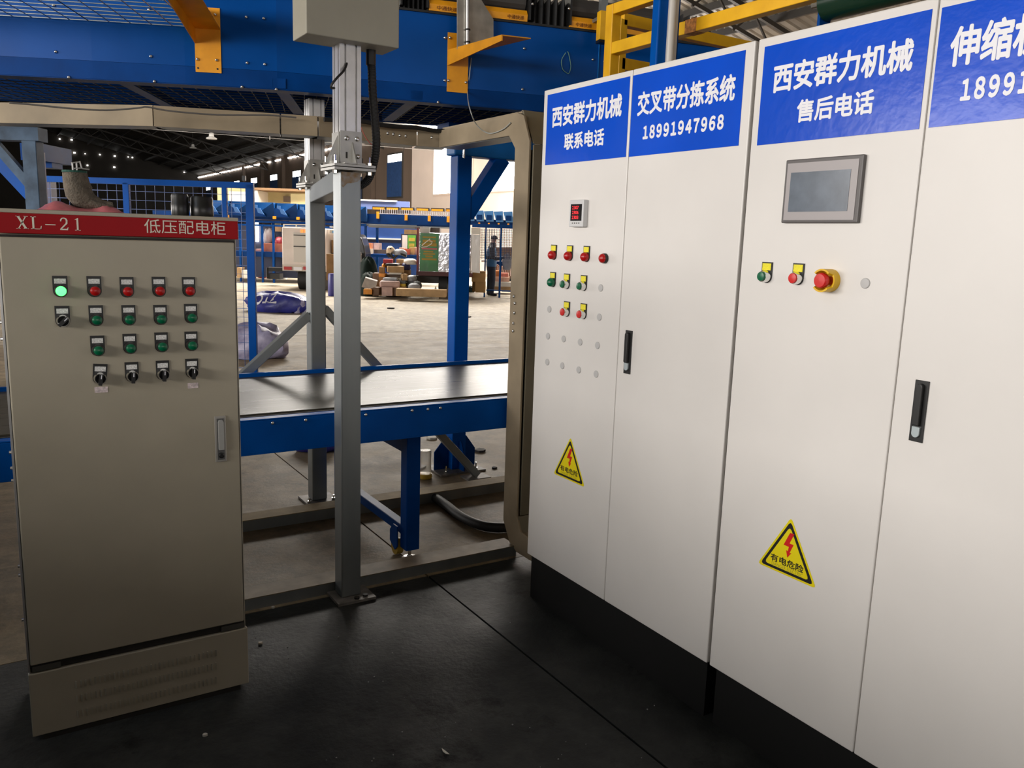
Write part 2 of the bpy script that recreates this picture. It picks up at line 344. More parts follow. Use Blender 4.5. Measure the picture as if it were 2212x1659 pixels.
# ------------------------------------------------------------------ beige distribution cabinet with the red header
LY, LX0, LX1 = 2.828, .0134, .697
cab = thing('distribution_cabinet', 'beige electrical distribution cabinet with red header and rows of lamps and buttons', 'cabinet', ((LX0+LX1)/2, 3.0, 0))
MB().box(LX0+.006, LX1-.002, LY+.02, 3.2, .015, 1.672).build('body', BEIG, cab, bevel=.003)
MB().box(LX0-.002, LX1+.002, LY-.004, 3.21, 1.672, 1.684).build('top_cover', BEIG, cab, bevel=.002)
MB().box(LX0+.008, LX1-.008, LY+.008, LY+.03, .236, 1.61).build('door_frame', DARK, cab)
door = MB().box(LX0+.008, LX1-.012, LY-.002, LY+.018, .262, 1.603).build('door', BEIG, cab, bevel=.004)
MB().box(LX0, LX0+.006, LY+.002, LY+.04, .24, 1.6).build('door_seal', ALU, cab)
for z in (1.35, 1.3, .95, .9, .86, .58, .55, .4): MB().cyl((LX0+.006, LY+.05, z), (LX0-.006, LY+.05, z), .005, n=10).build('screw', CHRM, cab)
hd = MB().box(LX0-.001, LX1, LY-.006, LY+.012, 1.614, 1.672).build('header_panel', REDP, cab, bevel=.0015)
kp = MB().box(LX0, LX1, LY-.003, LY+.02, .018, .234).build('plinth_panel', BEIG, cab, bevel=.003)
MB().box(LX0+.03, LX1-.03, LY+.0, LY+.02, .0, .016).build('foot_rail', DARK, cab)
for xx in (LX0+.012, LX1-.09): MB().box(xx, xx+.08, LY+.0, LY+.014, .238, .256).build('hinge_strip', mat('tarnished_steel', (.12, .115, .1), .5, .5), cab)
# lettering of the header: serif capitals and figures from strokes, then the five characters
def serif(name, parent, cx, cz, h, chars, adv, m, y):
    s = MB()
    def poly(pts, ox): s.prism([(cx+ox+a*h, y, cz+b*h) for a, b in pts], (0, -.0006, 0))
    for k, ch in enumerate(chars):
        ox = k*adv
        if ch == 'X':
            poly([(.06, 1), (.24, 1), (.78, 0), (.6, 0)], ox); poly([(.66, 1), (.74, 1), (.2, 0), (.11, 0)], ox)
            for a, b, z in ((0, .3, .97), (.56, .84, .97), (0, .3, 0), (.5, .86, 0)): poly([(a, z), (b, z), (b, z+.035), (a, z+.035)], ox)
        if ch == 'L':
            poly([(.13, 0), (.27, 0), (.27, 1), (.13, 1)], ox); poly([(.03, 0), (.74, 0), (.74, .05), (.03, .05)], ox); poly([(.66, 0), (.74, 0), (.78, .28), (.74, .28)], ox); poly([(.03, .96), (.42, .96), (.42, 1), (.03, 1)], ox)
        if ch == '-': poly([(.05, .36), (.78, .36), (.78, .43), (.05, .43)], ox)
        if ch == '2':
            poly([(.1, 0), (.66, 0), (.7, .22), (.66, .22), (.6, .1), (.22, .1)], ox); poly([(.1, 0), (.2, .06), (.64, .52), (.66, .72), (.54, .72), (.52, .56), (.1, .08)], ox)
            poly([(.12, .7), (.14, .86), (.26, .98), (.42, 1), (.58, .94), (.66, .8), (.66, .7), (.54, .7), (.52, .84), (.42, .93), (.28, .9), (.22, .78), (.2, .68)], ox)
        if ch == '1':
            poly([(.32, 0), (.45, 0), (.45, 1), (.4, 1), (.2, .88), (.2, .85), (.32, .88)], ox); poly([(.18, 0), (.6, 0), (.6, .04), (.18, .04)], ox)
    s.build(name, m, parent)
p0, p1 = onY(36, 493, LY-.007), onY(42, 467, LY-.007)
serif('lettering', hd, onY(35, 493, LY).x, onY(90, 495.5, LY).z, .0365, 'XL-21', .0362, CREAM, LY-.0062)
a, b = onY(312, 500, LY-.007), onY(487, 483, LY-.007)
inst('lettering', text_mesh('lettering', '低压配电柜', CREAM, b.x-a.x, .043), hd, ((a.x+b.x)/2, LY-.0066, (onY(312, 489, LY).z+onY(487, 493, LY).z)/2))
# lamps, buttons, selector switches by rows
rows = [[('glow', 132, 629), ('red', 206, 629), ('red', 277, 630), ('red', 346.5, 629), ('red', 411.5, 629)],
        [('knob', 137, 694), ('grn', 210, 692), ('grn', 281, 691), ('grn', 349.6, 690), ('grn', 416, 687)],
        [('grn', 213.4, 757.7), ('grn', 283.3, 753), ('grn', 352, 749.6), ('grn', 416.8, 747)],
        [('knob', 217.6, 819), ('knob', 287.8, 814.4), ('knob', 355, 810.5), ('knob', 418.3, 806)]]
for i, rw in enumerate(rows):
    for j, (k, px, py) in enumerate(rw):
        p = onY(px, py, LY-.03); p.y = LY-.002
        control(k, cab, p, 0, turn=(R(45) if (i == 1) else R(4)), tilt=(R(5) if (i == 3 and j == 0) else 0))
for px, py, w in ((218.5, 841.5, .037), (416.5, 832.5, .033)):
    p = onY(px, py, LY); MB().box(p.x-w/2, p.x+w/2, LY-.0035, LY-.002, p.z-.009, p.z+.009).build('paper_sticker', PLBL, cab)
a, b = onY(462, 899, LY), onY(489, 995, LY)
hb = MB().box(a.x, b.x, LY-.008, LY-.002, b.z, a.z).build('handle', mat('brushed_handle', (.5, .48, .44), .35, .5), cab, bevel=.002)
MB().box(a.x+.007, b.x-.007, LY-.010, LY-.006, b.z+.008, a.z-.008).build('recess', mat('handle_recess', (.1, .1, .1), .5), hb)
xm = (a.x+b.x)/2
MB().prism([(xm-.0085, LY-.009, b.z+.045), (xm+.0085, LY-.009, b.z+.045), (xm+.0085, LY-.009, a.z-.02), (xm+.005, LY-.009, a.z-.012), (xm-.005, LY-.009, a.z-.012), (xm-.0085, LY-.009, a.z-.02)], (0, -.012, 0)).build('lever', mat('grey_lever', (.42, .42, .4), .4, .2), hb)
MB().lathe((xm, LY-.008, b.z+.024), [(.0095, 0), (.0095, .008), (.006, .01), (.001, .01)], 18, 'Y').build('lock', BLK, hb)
# three rows of pressed louvres in the plinth panel
M_LOU = MB().prism([(-.0022, 0, -.0135), (.0022, 0, -.0135), (.0022, 0, .0135), (-.0022, 0, .0135)], (0, -.0001, 0)).add([(-.0022, 0, -.012), (.0022, -.0042, -.012), (.0022, 0, -.012), (-.0022, 0, .012), (.0022, -.0042, .012), (.0022, 0, .012)], [(0, 1, 2), (3, 5, 4), (0, 3, 4, 1), (1, 4, 5, 2)]).mesh('louvre', BEIG)
for (xa, ya, xb, yb) in ((164, 1480, 466, 1409), (166, 1511, 466, 1437), (168, 1544, 466, 1467)):
    A, B = onY(xa, ya, LY-.003), onY(xb, yb, LY-.003)
    for k in range(32):
        q = A.lerp(B, k/31); inst('louvre', M_LOU, kp, (q.x, LY-.0031, A.z*(.5)+B.z*.5))

# ------------------------------------------------------------------ things left on top of the cabinet
tz = 1.684
PINK = mat('pink_plastic', (.55, .15, .17), .28, var=.2, scale=30)
s = MB(); A = onY(76, 447, 2.93); B = onY(262, 455, 2.93); N = 26; vs = []; fs = []
hts = [.0, .005, .012, .02, .028, .034, .036, .034, .03, .026, .022, .018, .016, .014, .013, .013, .014, .018, .026, .036, .04, .034, .026, .02, .012, .0]
for i in range(N):
    x = A.x+(B.x-A.x)*i/(N-1); h = hts[i]*.8
    for j, (dy, k) in enumerate(((-.075, 0), (-.06, .45), (-.03, .9), (.0, 1.), (.04, .8), (.08, .3), (.1, 0))):
        vs.append((x+random.uniform(-.002, .002), 2.93+dy, tz+.001+h*k*(1+random.uniform(-.08, .08))))
for i in range(N-1):
    for j in range(6): fs.append((i*7+j, (i+1)*7+j, (i+1)*7+j+1, i*7+j+1))
    fs.append((i*7+6, (i+1)*7+6, (i+1)*7, i*7))
s.add(vs, fs).build('plastic_bag', PINK, smooth=True, label='crumpled pink plastic bag lying on top of the beige cabinet', cat='bag')
FUZZ = mat('grey_brown_knit', (.12, .1, .075), .9, var=.35, scale=40, bump=.6, bscale=180)
gl = thing('work_glove', 'grey-brown knitted work glove slumped on the pink bag', 'glove', onY(180, 450, 2.93))
pts = [(161, 372, 2.93, .034), (163, 385, 2.93, .036), (166, 400, 2.93, .038), (171, 415, 2.93, .041), (180, 428, 2.925, .038), (200, 438, 2.92, .025), (222, 444, 2.915, .0165), (236, 445, 2.91, .0145), (244, 444, 2.91, .011)]
MB().tube([onY(a, b, c) for a, b, c, d in pts], [d for *_, d in pts], 16).build('palm', FUZZ, gl, smooth=True)
for dx, yy in ((0, 2.90), (2, 2.945)):
    MB().tube([onY(192+dx, 436, yy), onY(210+dx, 444, yy-.004), onY(226+dx, 447, yy-.006), onY(238+dx, 448, yy-.006)], [.013, .012, .011, .007], 10).build('finger', FUZZ, gl, smooth=True)
c0 = onY(161, 373, 2.93)
MB().ring(c0, c0+Vector((0, 0, .006)), .035, .03, 20).build('cuff_band', mat('teal_band', (.01, .07, .05), .8), gl)
rk = MB()
for q in (((154, 352), (172, 350)), ((156, 352), (158, 376)), ((172, 348), (177, 364)), ((177, 364), (193, 366)), ((160, 364), (178, 363)), ((165, 351), (167, 376))): rk.tube([onY(*q[0], 2.95), onY(*q[1], 2.95)], .0022, 6)
rk.build('wire_rack', ALU, label='small bent metal clip standing behind the knitted glove', cat='clip')
BLKC = mat('black_tape_plastic', (.012, .012, .011), .35)
for i, (xa, xb, yt, lab) in enumerate(((370, 408, 419, 'black plastic tub nearer the pink bag, on the cabinet top'), (411, 461, 425, 'wider black plastic tape roll beside the tub on the cabinet top'))):
    a, b = onY(xa, 455, 2.93), onY(xb, 455, 2.93); c = (a.x+b.x)/2; r = (b.x-a.x)/2; h = onY((xa+xb)/2, yt, 2.93).z-tz
    MB().lathe((c, 2.93, tz), [(r*.94, 0), (r, .004), (r, h*.55), (r*.97, h*.57), (r*.97, h*.9), (r*.88, h), (r*.8, h), (r*.78, h-.006)], 28).build('plastic_tub' if i == 0 else 'tape_roll', BLKC, label=lab, cat='tub' if i == 0 else 'tape roll', smooth=True)

# ------------------------------------------------------------------ tall white control cabinets on the right
RX0, ZB, ZT = 2.031, .203, 2.269
Q = -PI/2
def wcab(label, doors, tag_seq):
    y0 = max(max(d) for d in doors); y1 = min(min(d) for d in doors)
    t = thing('control_cabinet', label, 'cabinet', (RX0+.25, (y0+y1)/2, 0), 'white control cabinets on the right')
    MB().box(RX0+.022, RX0+.5, y1+.002, y0-.002, ZB+.004, ZT-.004).build('body', WHTC, t, bevel=.002)
    MB().box(RX0+.006, RX0+.48, y1+.0, y0-.03, 0, ZB).build('plinth', BLKP, t)
    out = []
    for a, b in doors: out.append(MB().box(RX0, RX0+.018, b, a, ZB, ZT).build('door', WHTC, t, bevel=.004))
    return t, out
cA, dA = wcab('white double-door control cabinet standing next to the beige trunking', ((3.024, 2.4497), (2.4467, 1.872)), 0)
cB, dB = wcab('white double-door control cabinet with a touch screen, cut by the right edge', ((1.859, 1.2872), (1.2842, .705)), 0)
def sign(door, TL, TR, BL, BR, lines):
    P = [onX(*q, RX0) if q else None for q in (TL, TR, BR, BL)]
    ya = (P[0].y+P[3].y)/2; yb = (P[1].y+P[2].y)/2 if P[1] else ya-.5
    zt = (P[0].z+(P[1].z if P[1] else P[0].z))/2; zb = (P[3].z+(P[2].z if P[2] else P[3].z))/2
    sg = MB().box(RX0-.0016, RX0-.0002, yb, ya, zb, zt).build('sign_panel', SIGNB, door)
    for body, q0, q1, bold, *sp in lines:   # q0 = lower left, q1 = upper right of the written line
        a, b = onX(*q0, RX0), onX(*q1, RX0)
        inst('lettering', text_mesh('lettering', body, SIGNW, a.y-b.y, b.z-a.z, bold, *sp), sg, (RX0-.0024, (a.y+b.y)/2, (a.z+b.z)/2), Q)
    return sg
sign(dA[0], (1184, 205), (1362, 165.4), (1178, 356.6), (1352, 339.5), (('西安群力机械', (1193, 277), (1346, 200), .032), ('联系电话', (1219, 325), (1307, 276), .032)))
sign(dA[1], (1368.7, 163), (1612, 108.5), (1358.5, 338.6), (1595, 315), (('交叉带分拣系统', (1377, 252), (1592, 157), .032), ('１８９９１９４７９６８', (1389, 302), (1566, 246), .05, .62)))
sign(dB[0], (1653.5, 100.4), (2015, 20.8), (1635.3, 313.4), (1985, 280), (('西安群力机械', (1669, 203), (1979, 79), .032), ('售后电话', (1720, 266), (1892, 191), .03)))
s4 = onX(2008, 283, RX0)
sg = sign(dB[1], (2036, 17), None, (2006, 276), None, ())
zl, zh, zl2, zh2 = onX(2055, 146, RX0).z, onX(2056, 60, RX0).z, onX(2080, 219, RX0).z, onX(2079, 171, RX0).z
ya = onX(2053, 110, RX0).y; wc = ya-onX(2190, 90, RX0).y
inst('lettering', text_mesh('lettering', '伸缩机', SIGNW, wc*1.5, zh-zl, .032), sg, (RX0-.0024, ya-wc*.75, (zl+zh)/2), Q)
ya = onX(2077, 195, RX0).y; wc = ya-onX(2198, 185, RX0).y
inst('lettering', text_mesh('lettering', '１８９９１９４７９６８', SIGNW, wc*11/4, zh2-zl2, .045, .62), sg, (RX0-.0024, ya-wc*11/8, (zl2+zh2)/2), Q)

def warn(cab_, top, bl, br):
    A, B, C = onX(*top, RX0), onX(*bl, RX0), onX(*br, RX0)
    yc = (B.y+C.y)/2; zb = (B.z+C.z)/2; hw = (B.y-C.y)/2; h = A.z-zb
    def tri(s, off): # triangle scaled about its centroid, corners rounded
        cz = zb+h/3; pts = []
        P3 = [(yc, zb+h), (yc-hw, zb), (yc+hw, zb)]
        P3 = [(yc+(a-yc)*s, cz+(b-cz)*s) for a, b in P3]
        for i in range(3):
            p, q, r_ = Vector(P3[i]), Vector(P3[i-1]), Vector(P3[(i+1) % 3])
            pts += [p+(q-p).normalized()*.012, p+((q-p).normalized()+(r_-p).normalized())*.0035, p+(r_-p).normalized()*.012]
        return MB().prism([(RX0-off, a, b) for a, b in pts], (-.0004, 0, 0))
    w = tri(1., .0002).build('warning_sticker', YEL2, cab_)
    tri(.9, .0007).build('border', BLK, w); tri(.76, .0012).build('field', YEL2, w)
    def P(u, v): return (RX0-.0017, yc-u*hw, zb+v*h)
    MB().prism([P(.02, .74), (P(.16, .74)), P(.03, .56), P(.17, .56), P(.06, .40), P(.12, .41), P(.0, .31), P(-.06, .43), P(.0, .42), P(.02, .5), P(-.16, .5)], (-.0004, 0, 0)).build('lightning_arrow', REDB, w)
    inst('lettering', text_mesh('lettering', '有电危险', BLK, hw*1.12, h*.13, .02), w, P(0, .22), Q)
    inst('lettering', text_mesh('lettering', 'DANGER ELECTRIC', mat('dull_print', (.35, .3, .02), .6), hw*1.05, h*.06), w, P(.02, .115), Q)
YEL2 = mat('yellow_vinyl', (.8, .66, .003), .4)
warn(cA, (1230, 943), (1196, 1023), (1263, 1052))
warn(cB, (1706, 1116), (1637, 1216), (1763, 1272))

def onR(px, py, off=.03): p = onX(px, py, RX0-off*.75); return Vector((RX0, p.y, p.z))
for k, px, py, pl in (('redd', 1187.5, 551, 1), ('redd', 1222, 553, 1), ('redd', 1258, 555, 1), ('redd', 1298, 558, 0),
                      ('grnd', 1185.5, 610, 1), ('grnf', 1215.5, 614, 1), ('grnf', 1252, 618, 1), ('redf', 1215.5, 674, 1), ('redf', 1251.5, 679, 1)):
    control(k, cA, onR(px, py), Q, 'y', plate=bool(pl))
for k, px, py in (('grnf', 1646, 597), ('redf', 1713.5, 601)): control(k, cB, onR(px, py), Q, 'y')
M_PLUG = MB().lathe((0, 0, 0), [(.0145, 0), (.0145, .002), (.013, .0035), (.001, .004)], 20, 'Y').mesh('hole_plug', GREYP, smooth=True)
for px, py in ((1298, 622), (1187, 668), (1295, 685), (1184, 726), (1218, 732), (1253.5, 739), (1291, 746), (1182.5, 782), (1215, 790), (1250.5, 799), (1288, 808)): inst('hole_plug', M_PLUG, cA, onR(px, py, 0), Q)
inst('hole_plug', M_PLUG, cB, onR(1869.5, 612, 0), Q)
# panel meter
a, b = onX(1230, 490, RX0-.02), onX(1263, 431, RX0-.02); yc = (a.y+b.y)/2; zc = (a.z+b.z)/2; hy = (a.y-b.y)/2; hz = (b.z-a.z)/2
MET = mat('meter_casing', (.6, .6, .6), .4)
mt = MB().box(RX0-.024, RX0, yc-hy, yc+hy, zc-hz, zc+hz).build('panel_meter', MET, cA, bevel=.003)
MB().box(RX0-.0248, RX0-.023, yc-hy*.78, yc+hy*.78, zc-hz*.55, zc+hz*.68).build('screen', mat('meter_screen', (.01, .01, .012), .15), mt)
LED = mat('red_led', (1, .02, .03), .5, emit=1.3)
for i, tx in enumerate(('2307', '2306', '2303')):
    inst('digits', text_mesh('digits', tx, LED, hy*.9, hz*.24), mt, (RX0-.0254, yc+hy*.1, zc+hz*(.42-.36*i)), Q)
for i in range(4): MB().box(RX0-.0255, RX0-.024, yc+hy*(.45-.3*i)-.003, yc+hy*(.45-.3*i)+.003, zc-hz*.76, zc-hz*.68).build('key', STEEL, mt)
# touch screen
a, b = onX(1689, 482, RX0-.01), onX(1869, 333, RX0-.01); ya = (onX(1700, 346, RX0-.01).y+a.y)/2; yb = (b.y+onX(1853, 481, RX0-.01).y)/2
zt, zb = (onX(1700, 346, RX0-.01).z+b.z)/2, (a.z+onX(1853, 481, RX0-.01).z)/2
ts = MB().box(RX0-.014, RX0, yb, ya, zb, zt).build('touch_screen', mat('screen_frame', (.1, .09, .088), .4), cB, bevel=.003)
MB().box(RX0-.0155, RX0-.013, yb+.012, ya-.009, zb+.008, zt-.011).build('bezel', mat('screen_bezel', (.36, .33, .33), .35), ts)
MB().box(RX0-.0165, RX0-.015, yb+.034, ya-.024, zb+.032, zt-.038).build('display', mat('screen_glass', (.1, .125, .16), .22, var=.2, scale=18), ts)
# emergency stop
p = onR(1783, 606, .03)
es = thing('emergency_stop', None, None, p-wloc(cB)); es.parent = cB; es.rotation_euler = (0, 0, Q)
es2 = bpy.data.objects
sh = MB(); n = 28; vs = []; fs = []
for i in range(n+1):
    t = R(25)+R(310)*i/n if False else -R(150)+R(300)*i/n
    dd = .034 if abs(t) > R(95) else .03
    for rr, yy in ((.033, 0), (.033, -.042 if abs(math.sin(t)) > .55 else -.026), (.028, -.042 if abs(math.sin(t)) > .55 else -.026), (.028, 0)): vs.append((rr*math.cos(t), yy, rr*math.sin(t)))
for i in range(n):
    for k in range(4): fs.append((i*4+k, (i+1)*4+k, (i+1)*4+(k+1) % 4, i*4+(k+1) % 4))
fs += [(3, 2, 1, 0), tuple(n*4+k for k in range(4))]
bpy.data.objects.remove(es)
es = inst('emergency_stop', MB().add(vs, fs).add([(.033*math.cos(t), -.002+0*t, .033*math.sin(t)) for t in [2*PI*k/24 for k in range(24)]], [tuple(range(24))]).mesh('emergency_stop', mat('yellow_shroud', (.75, .45, .0), .4), smooth=True), cB, p, Q)
inst('mushroom_cap', MB().lathe((0, 0, 0), [(.012, 0), (.012, .03), (.021, .032), (.0225, .038), (.021, .046), (.018, .049), (.001, .05)], 26, 'Y').mesh('mushroom_cap', REDB, smooth=True), es)
# door handles
def rhandle(cab_, c0, c1):
    a, b = onX(*c0, RX0), onX(*c1, RX0); yc = (a.y+b.y)/2; zt, zb = a.z, b.z; hw = .019
    h = MB().box(RX0-.004, RX0, yc-hw, yc+hw, zb, zt).build('handle', BLK, cab_, bevel=.001)
    L = zt-zb
    pts = [(yc-.009, zb+L*.27), (yc+.009, zb+L*.27)]+[(yc+.009*math.cos(t), zt-L*.1+.009*math.sin(t)) for t in [k*PI/8 for k in range(9)]]
    MB().prism([(RX0-.003, u, v) for u, v in pts], (-.014, 0, 0)).build('lever', BLK, h, bevel=.003)
    pts = [(yc+.0105*math.cos(t), zb+L*.14+.0105*math.sin(t)) for t in [PI+k*PI/10 for k in range(11)]]+[(yc+.0105, zb+L*.25), (yc-.0105, zb+L*.25)]
    k = MB().prism([(RX0-.003, u, v) for u, v in pts], (-.007, 0, 0)).build('lock', mat('bright_lock', (.55, .62, .64), .25, .3), h, bevel=.001)
    return h
rhandle(cA, (1361, 714), (1354, 807)); rhandle(cB, (1994, 822), (1979, 954))
# ------------------------------------------------------------------ overhead cross-belt sorter (curving run above the gate)
FP = [Vector((x, y, 0)) for x, y in ((-1.2, 5.86), (-.4, 5.44), (.10, 5.19), (.51, 4.985), (.93, 4.785), (1.36, 4.595), (1.84, 4.468), (2.36, 4.34), (2.86, 4.21), (3.6, 4.03), (5.2, 3.64))]
def nrm(i):   # inward (away from the camera) normal at vertex i
    d = (FP[min(i+1, len(FP)-1)]-FP[max(i-1, 0)]).normalized(); return Vector((-d.y, d.x, 0))
def path(off, z): return [FP[i]+nrm(i)*off+Vector((0, 0, z)) for i in range(len(FP))]
def ribbon(o0, z0, o1, z1, th=.004):
    s = MB(); A, B = path(o0, z0), path(o1, z1); n = len(A)
    for i in range(n-1):
        nn = (B[i]-A[i]).cross(A[i+1]-A[i]).normalized()*th
        s.hexa([A[i], A[i+1], A[i+1]+nn, A[i]+nn, B[i], B[i+1], B[i+1]+nn, B[i]+nn])
    return s
def onF(px, py, out=0.):   # pixel onto the fascia plane; returns point, tangent, outward normal
    for i in range(len(FP)-1):
        d = (FP[i+1]-FP[i]).normalized(); n = Vector((d.y, -d.x, 0)); p = onP(px, py, FP[i]+n*out, n)
        if -.02 <= (p-FP[i]).dot(d) <= (FP[i+1]-FP[i]).length+.02 and ray(px, py).dot(FP[i]-CAM) > 0: return p, d, n
    return p, d, n
SRT = thing('sorter_line', 'blue overhead cross-belt sorter curving across the top of the picture', 'sorter', (1.4, 5.0, 2.4))
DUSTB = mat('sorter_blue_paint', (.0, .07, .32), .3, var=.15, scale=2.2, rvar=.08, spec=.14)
for i in range(len(FP)-1):   # one sheet per bay, with a hairline joint
    a, b = FP[i], FP[i+1]; d = (b-a).normalized(); n = Vector((d.y, -d.x, 0)); g = d*0
    MB().prism([a+g+ZV*2.49, b-g+ZV*2.49, b-g+ZV*2.875, a+g+ZV*2.875], -n*.004).build('fascia_panel', DUSTB, SRT)
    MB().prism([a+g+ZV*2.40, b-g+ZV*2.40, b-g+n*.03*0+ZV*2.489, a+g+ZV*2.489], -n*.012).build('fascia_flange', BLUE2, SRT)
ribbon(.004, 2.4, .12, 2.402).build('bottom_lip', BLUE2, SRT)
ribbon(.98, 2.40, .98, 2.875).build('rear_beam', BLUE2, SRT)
ribbon(.01, 2.865, .97, 2.867).build('deck', mat('deck_dark', (.008, .009, .009), .8, spec=.05), SRT)
ribbon(-.012, 2.872, -.012, 2.884, .02).build('track_strip', RUBB, SRT)
for k, (px, py) in enumerate(((603, 193), (250, 175), (900, 218))):   # cross ribs below the deck
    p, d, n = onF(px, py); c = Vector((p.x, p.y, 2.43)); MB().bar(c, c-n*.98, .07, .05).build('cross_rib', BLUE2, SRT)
# wire mesh closing the underside
s = MB(); WIRE = mat('wire_mesh_steel', (.09, .1, .1), .5, .3)
L = [FP[i] for i in range(len(FP))]
def along(off, z, step):
    A = path(off, z); out = []; carry = 0
    for i in range(len(A)-1):
        ln = (A[i+1]-A[i]).length; t = carry
        while t < ln: out.append(A[i].lerp(A[i+1], t/ln)); t += step
        carry = t-ln
    return out
a_, b_ = along(.03, 2.412, .06), along(.95, 2.412, .06)
n_ = min(len(a_), len(b_))
A_, B_ = path(.03, 2.412), path(.95, 2.412)
for i in range(len(A_)-1):
    m = max(2, int((A_[i+1]-A_[i]).length/.07))
    for k in range(m): s.bar(A_[i].lerp(A_[i+1], k/m), B_[i].lerp(B_[i+1], k/m), .004, .004)
for j in range(10):
    P_ = path(.06+j*.1, 2.409)
    for i in range(len(P_)-1): s.bar(P_[i], P_[i+1], .004, .004)
s.build('underside_mesh', WIRE, SRT, kind='stuff')
# bolts on the fascia
M_BOLT = MB().lathe((0, 0, 0), [(.0085, 0), (.008, .003), (.004, .0065), (.001, .007)], 12, 'Y').mesh('bolt', CHRM, smooth=True)
for px, py in ((116, 12), (322, 21), (121, 112), (326, 122), (532, 37), (570, 40), (534, 136), (572, 139), (961, 82), (960, 174), (1132, 105), (1128, 193), (1280, 129), (1305, 133), (149, 167), (334, 176), (523, 188), (597, 193), (776, 207), (946, 221), (775, 155), (1265, 55)):
    p, d, n = onF(px, py); inst('bolt', M_BOLT, SRT, p+n*.003, math.atan2(d.y, d.x))
# seam strip where two sheets meet
p, d, n = onF(1293, 120); MB().box(p.x-.002, p.x+.002, p.y-.006, p.y, 2.5, 2.86).build('seam', SKYB, SRT)
# carriers riding on top: grey belt, orange skirt with lettering, bellows between
GBELT = mat('grey_carrier_belt', (.06, .055, .05), .55, var=.15, scale=6)
ink = mat('brown_print', (.22, .07, .004), .7)
def fpt(px): p, d, n = onF(px, 70); return Vector((p.x, p.y, 0)), d, n
def skirt(pxa, pxb, txt):
    a, d, n = fpt(pxa); b = fpt(pxb)[0]; d = (b-a).normalized(); n = Vector((d.y, -d.x, 0))
    c = thing('belt_carrier', txt, 'carrier', (a+b)/2+ZV*2.893, 'belt carriers on the overhead sorter')
    prof = [(.0, 2.884), (.018, 2.884), (.024, 2.918), (.004, 2.947), (-.02, 2.947), (-.02, 2.884)]
    MB().prism([a+n*o+ZV*z for o, z in prof], b-a).build('skirt', ORNG, c)
    prof = [(.0+.06*math.cos(t)-.07, 3.007+.06*math.sin(t)) for t in [-PI/2+k*PI/8 for k in range(9)]]+[(-.75, 3.067), (-.75, 2.947)]
    MB().prism([a+n*o+ZV*z for o, z in prof], b-a).build('belt', GBELT, c)
    return c, a, b, d, n
cs = [skirt(925, 1136, 'grey belt carrier with orange skirt behind the galvanised plate'), skirt(1228, 1440, 'grey belt carrier with orange skirt behind the yellow guard frame')]
for (c, a, b, d, n), pxs in zip(cs, (((941, 985, 17), (1093, 1128, 42)), ((1240, 1274, 66),))):
    for x0, x1, y in pxs:
        p, q = fpt(x0)[0], fpt(x1)[0]; z = 2.901
        o = inst('lettering', text_mesh('lettering', '中通快递', ink, (q-p).length, .022, .01), c, (p+q)/2+n*.0235+ZV*z, math.atan2(d.y, d.x)); o.rotation_euler = (R(10), 0, math.atan2(d.y, d.x))
for pxa, pxb, lab in ((1138, 1230, 'black pleated bellows bridging two carriers right of the galvanised plate'), (862, 923, 'black pleated bellows just right of the grey box'), (1442, 1530, 'black pleated bellows beyond the blue column with white conduit')):
    a, d, n = fpt(pxa); b = fpt(pxb)[0]; t = thing('bellows', lab, 'bellows', (a+b)/2+ZV*2.893, 'bellows between the belt carriers')
    N = 6; s = MB(); P_ = []
    for k in range(2*N+1):
        q = a.lerp(b, k/(2*N)); o = .012 if k % 2 == 0 else -.028; P_.append((q, o))
    for k in range(2*N):
        (q0, o0), (q1, o1) = P_[k], P_[k+1]; z0, z1 = 3.03+o0*.9, 3.03+o1*.9
        s.hexa([q0-n*.7+ZV*2.885, q0+n*o0+ZV*2.885, q1+n*o1+ZV*2.885, q1-n*.7+ZV*2.885, q0-n*.7+ZV*z0, q0+n*o0+ZV*z0, q1+n*o1+ZV*z1, q1-n*.7+ZV*z1])
    s.build('pleats', RUBB, t)
    for e, sg in ((a, 1), (b, -1)):
        MB().prism([e+n*.03+ZV*2.893, e+n*.03+ZV*3.03, e-n*.0+ZV*3.06, e-n*.7+ZV*3.06, e-n*.7+ZV*2.893], d*sg*.012).build('end_frame', BLK, t)
        inst('bolt', M_BOLT, t, e+n*.03+d*sg*.02+ZV*2.98, math.atan2(d.y, d.x))
# orange bracket with the safety net (left) ---------------------------------
p, d, n = onF(448, 90)
ba = onF(421, 90)[0]; bb = onF(477, 90)[0]; zt, zb = onF(470, 18)[0].z, onF(450, 157)[0].z
b1 = thing('orange_bracket', 'orange cantilever bracket carrying the wire net on the left', 'bracket', (p.x, p.y, zb))
za = onF(448, 60)[0].z
MB().prism([Vector((ba.x, ba.y, zb)), Vector((bb.x, bb.y, zb)), Vector((bb.x, bb.y, zt)), Vector((ba.x, ba.y, zt))], n*.005).build('plate', ORNG, b1)
wd_ = (bb-ba).length; aa = Vector((ba.x, ba.y, 0))+n*.005
zs = onF(420, 94)[0].z
MB().prism([aa+ZV*zs, aa+n*.9+ZV*(zs+.13), aa+n*.9+ZV*(zs+.17), aa+ZV*(zs+.17)], d*.005).build('gusset', ORNG, b1)
MB().prism([aa+ZV*(zs+.075), aa+n*.9+ZV*(zs+.16), aa+n*.9+ZV*(zs+.165), aa+ZV*(zs+.08)], d*wd_).build('arm', ORNG, b1)
for px, py in ((427, 128), (468, 130), (465, 32)): q, dd, nn = onF(px, py, .005); inst('bolt', M_BOLT, b1, q+nn*.003, math.atan2(d.y, d.x))
for px, py in ((428, 147), (470, 149)): q, dd, nn = onF(px, py, .0055); MB().cyl(q, q+nn*.0008, .005, n=12).build('bolt_hole', DARK, b1)
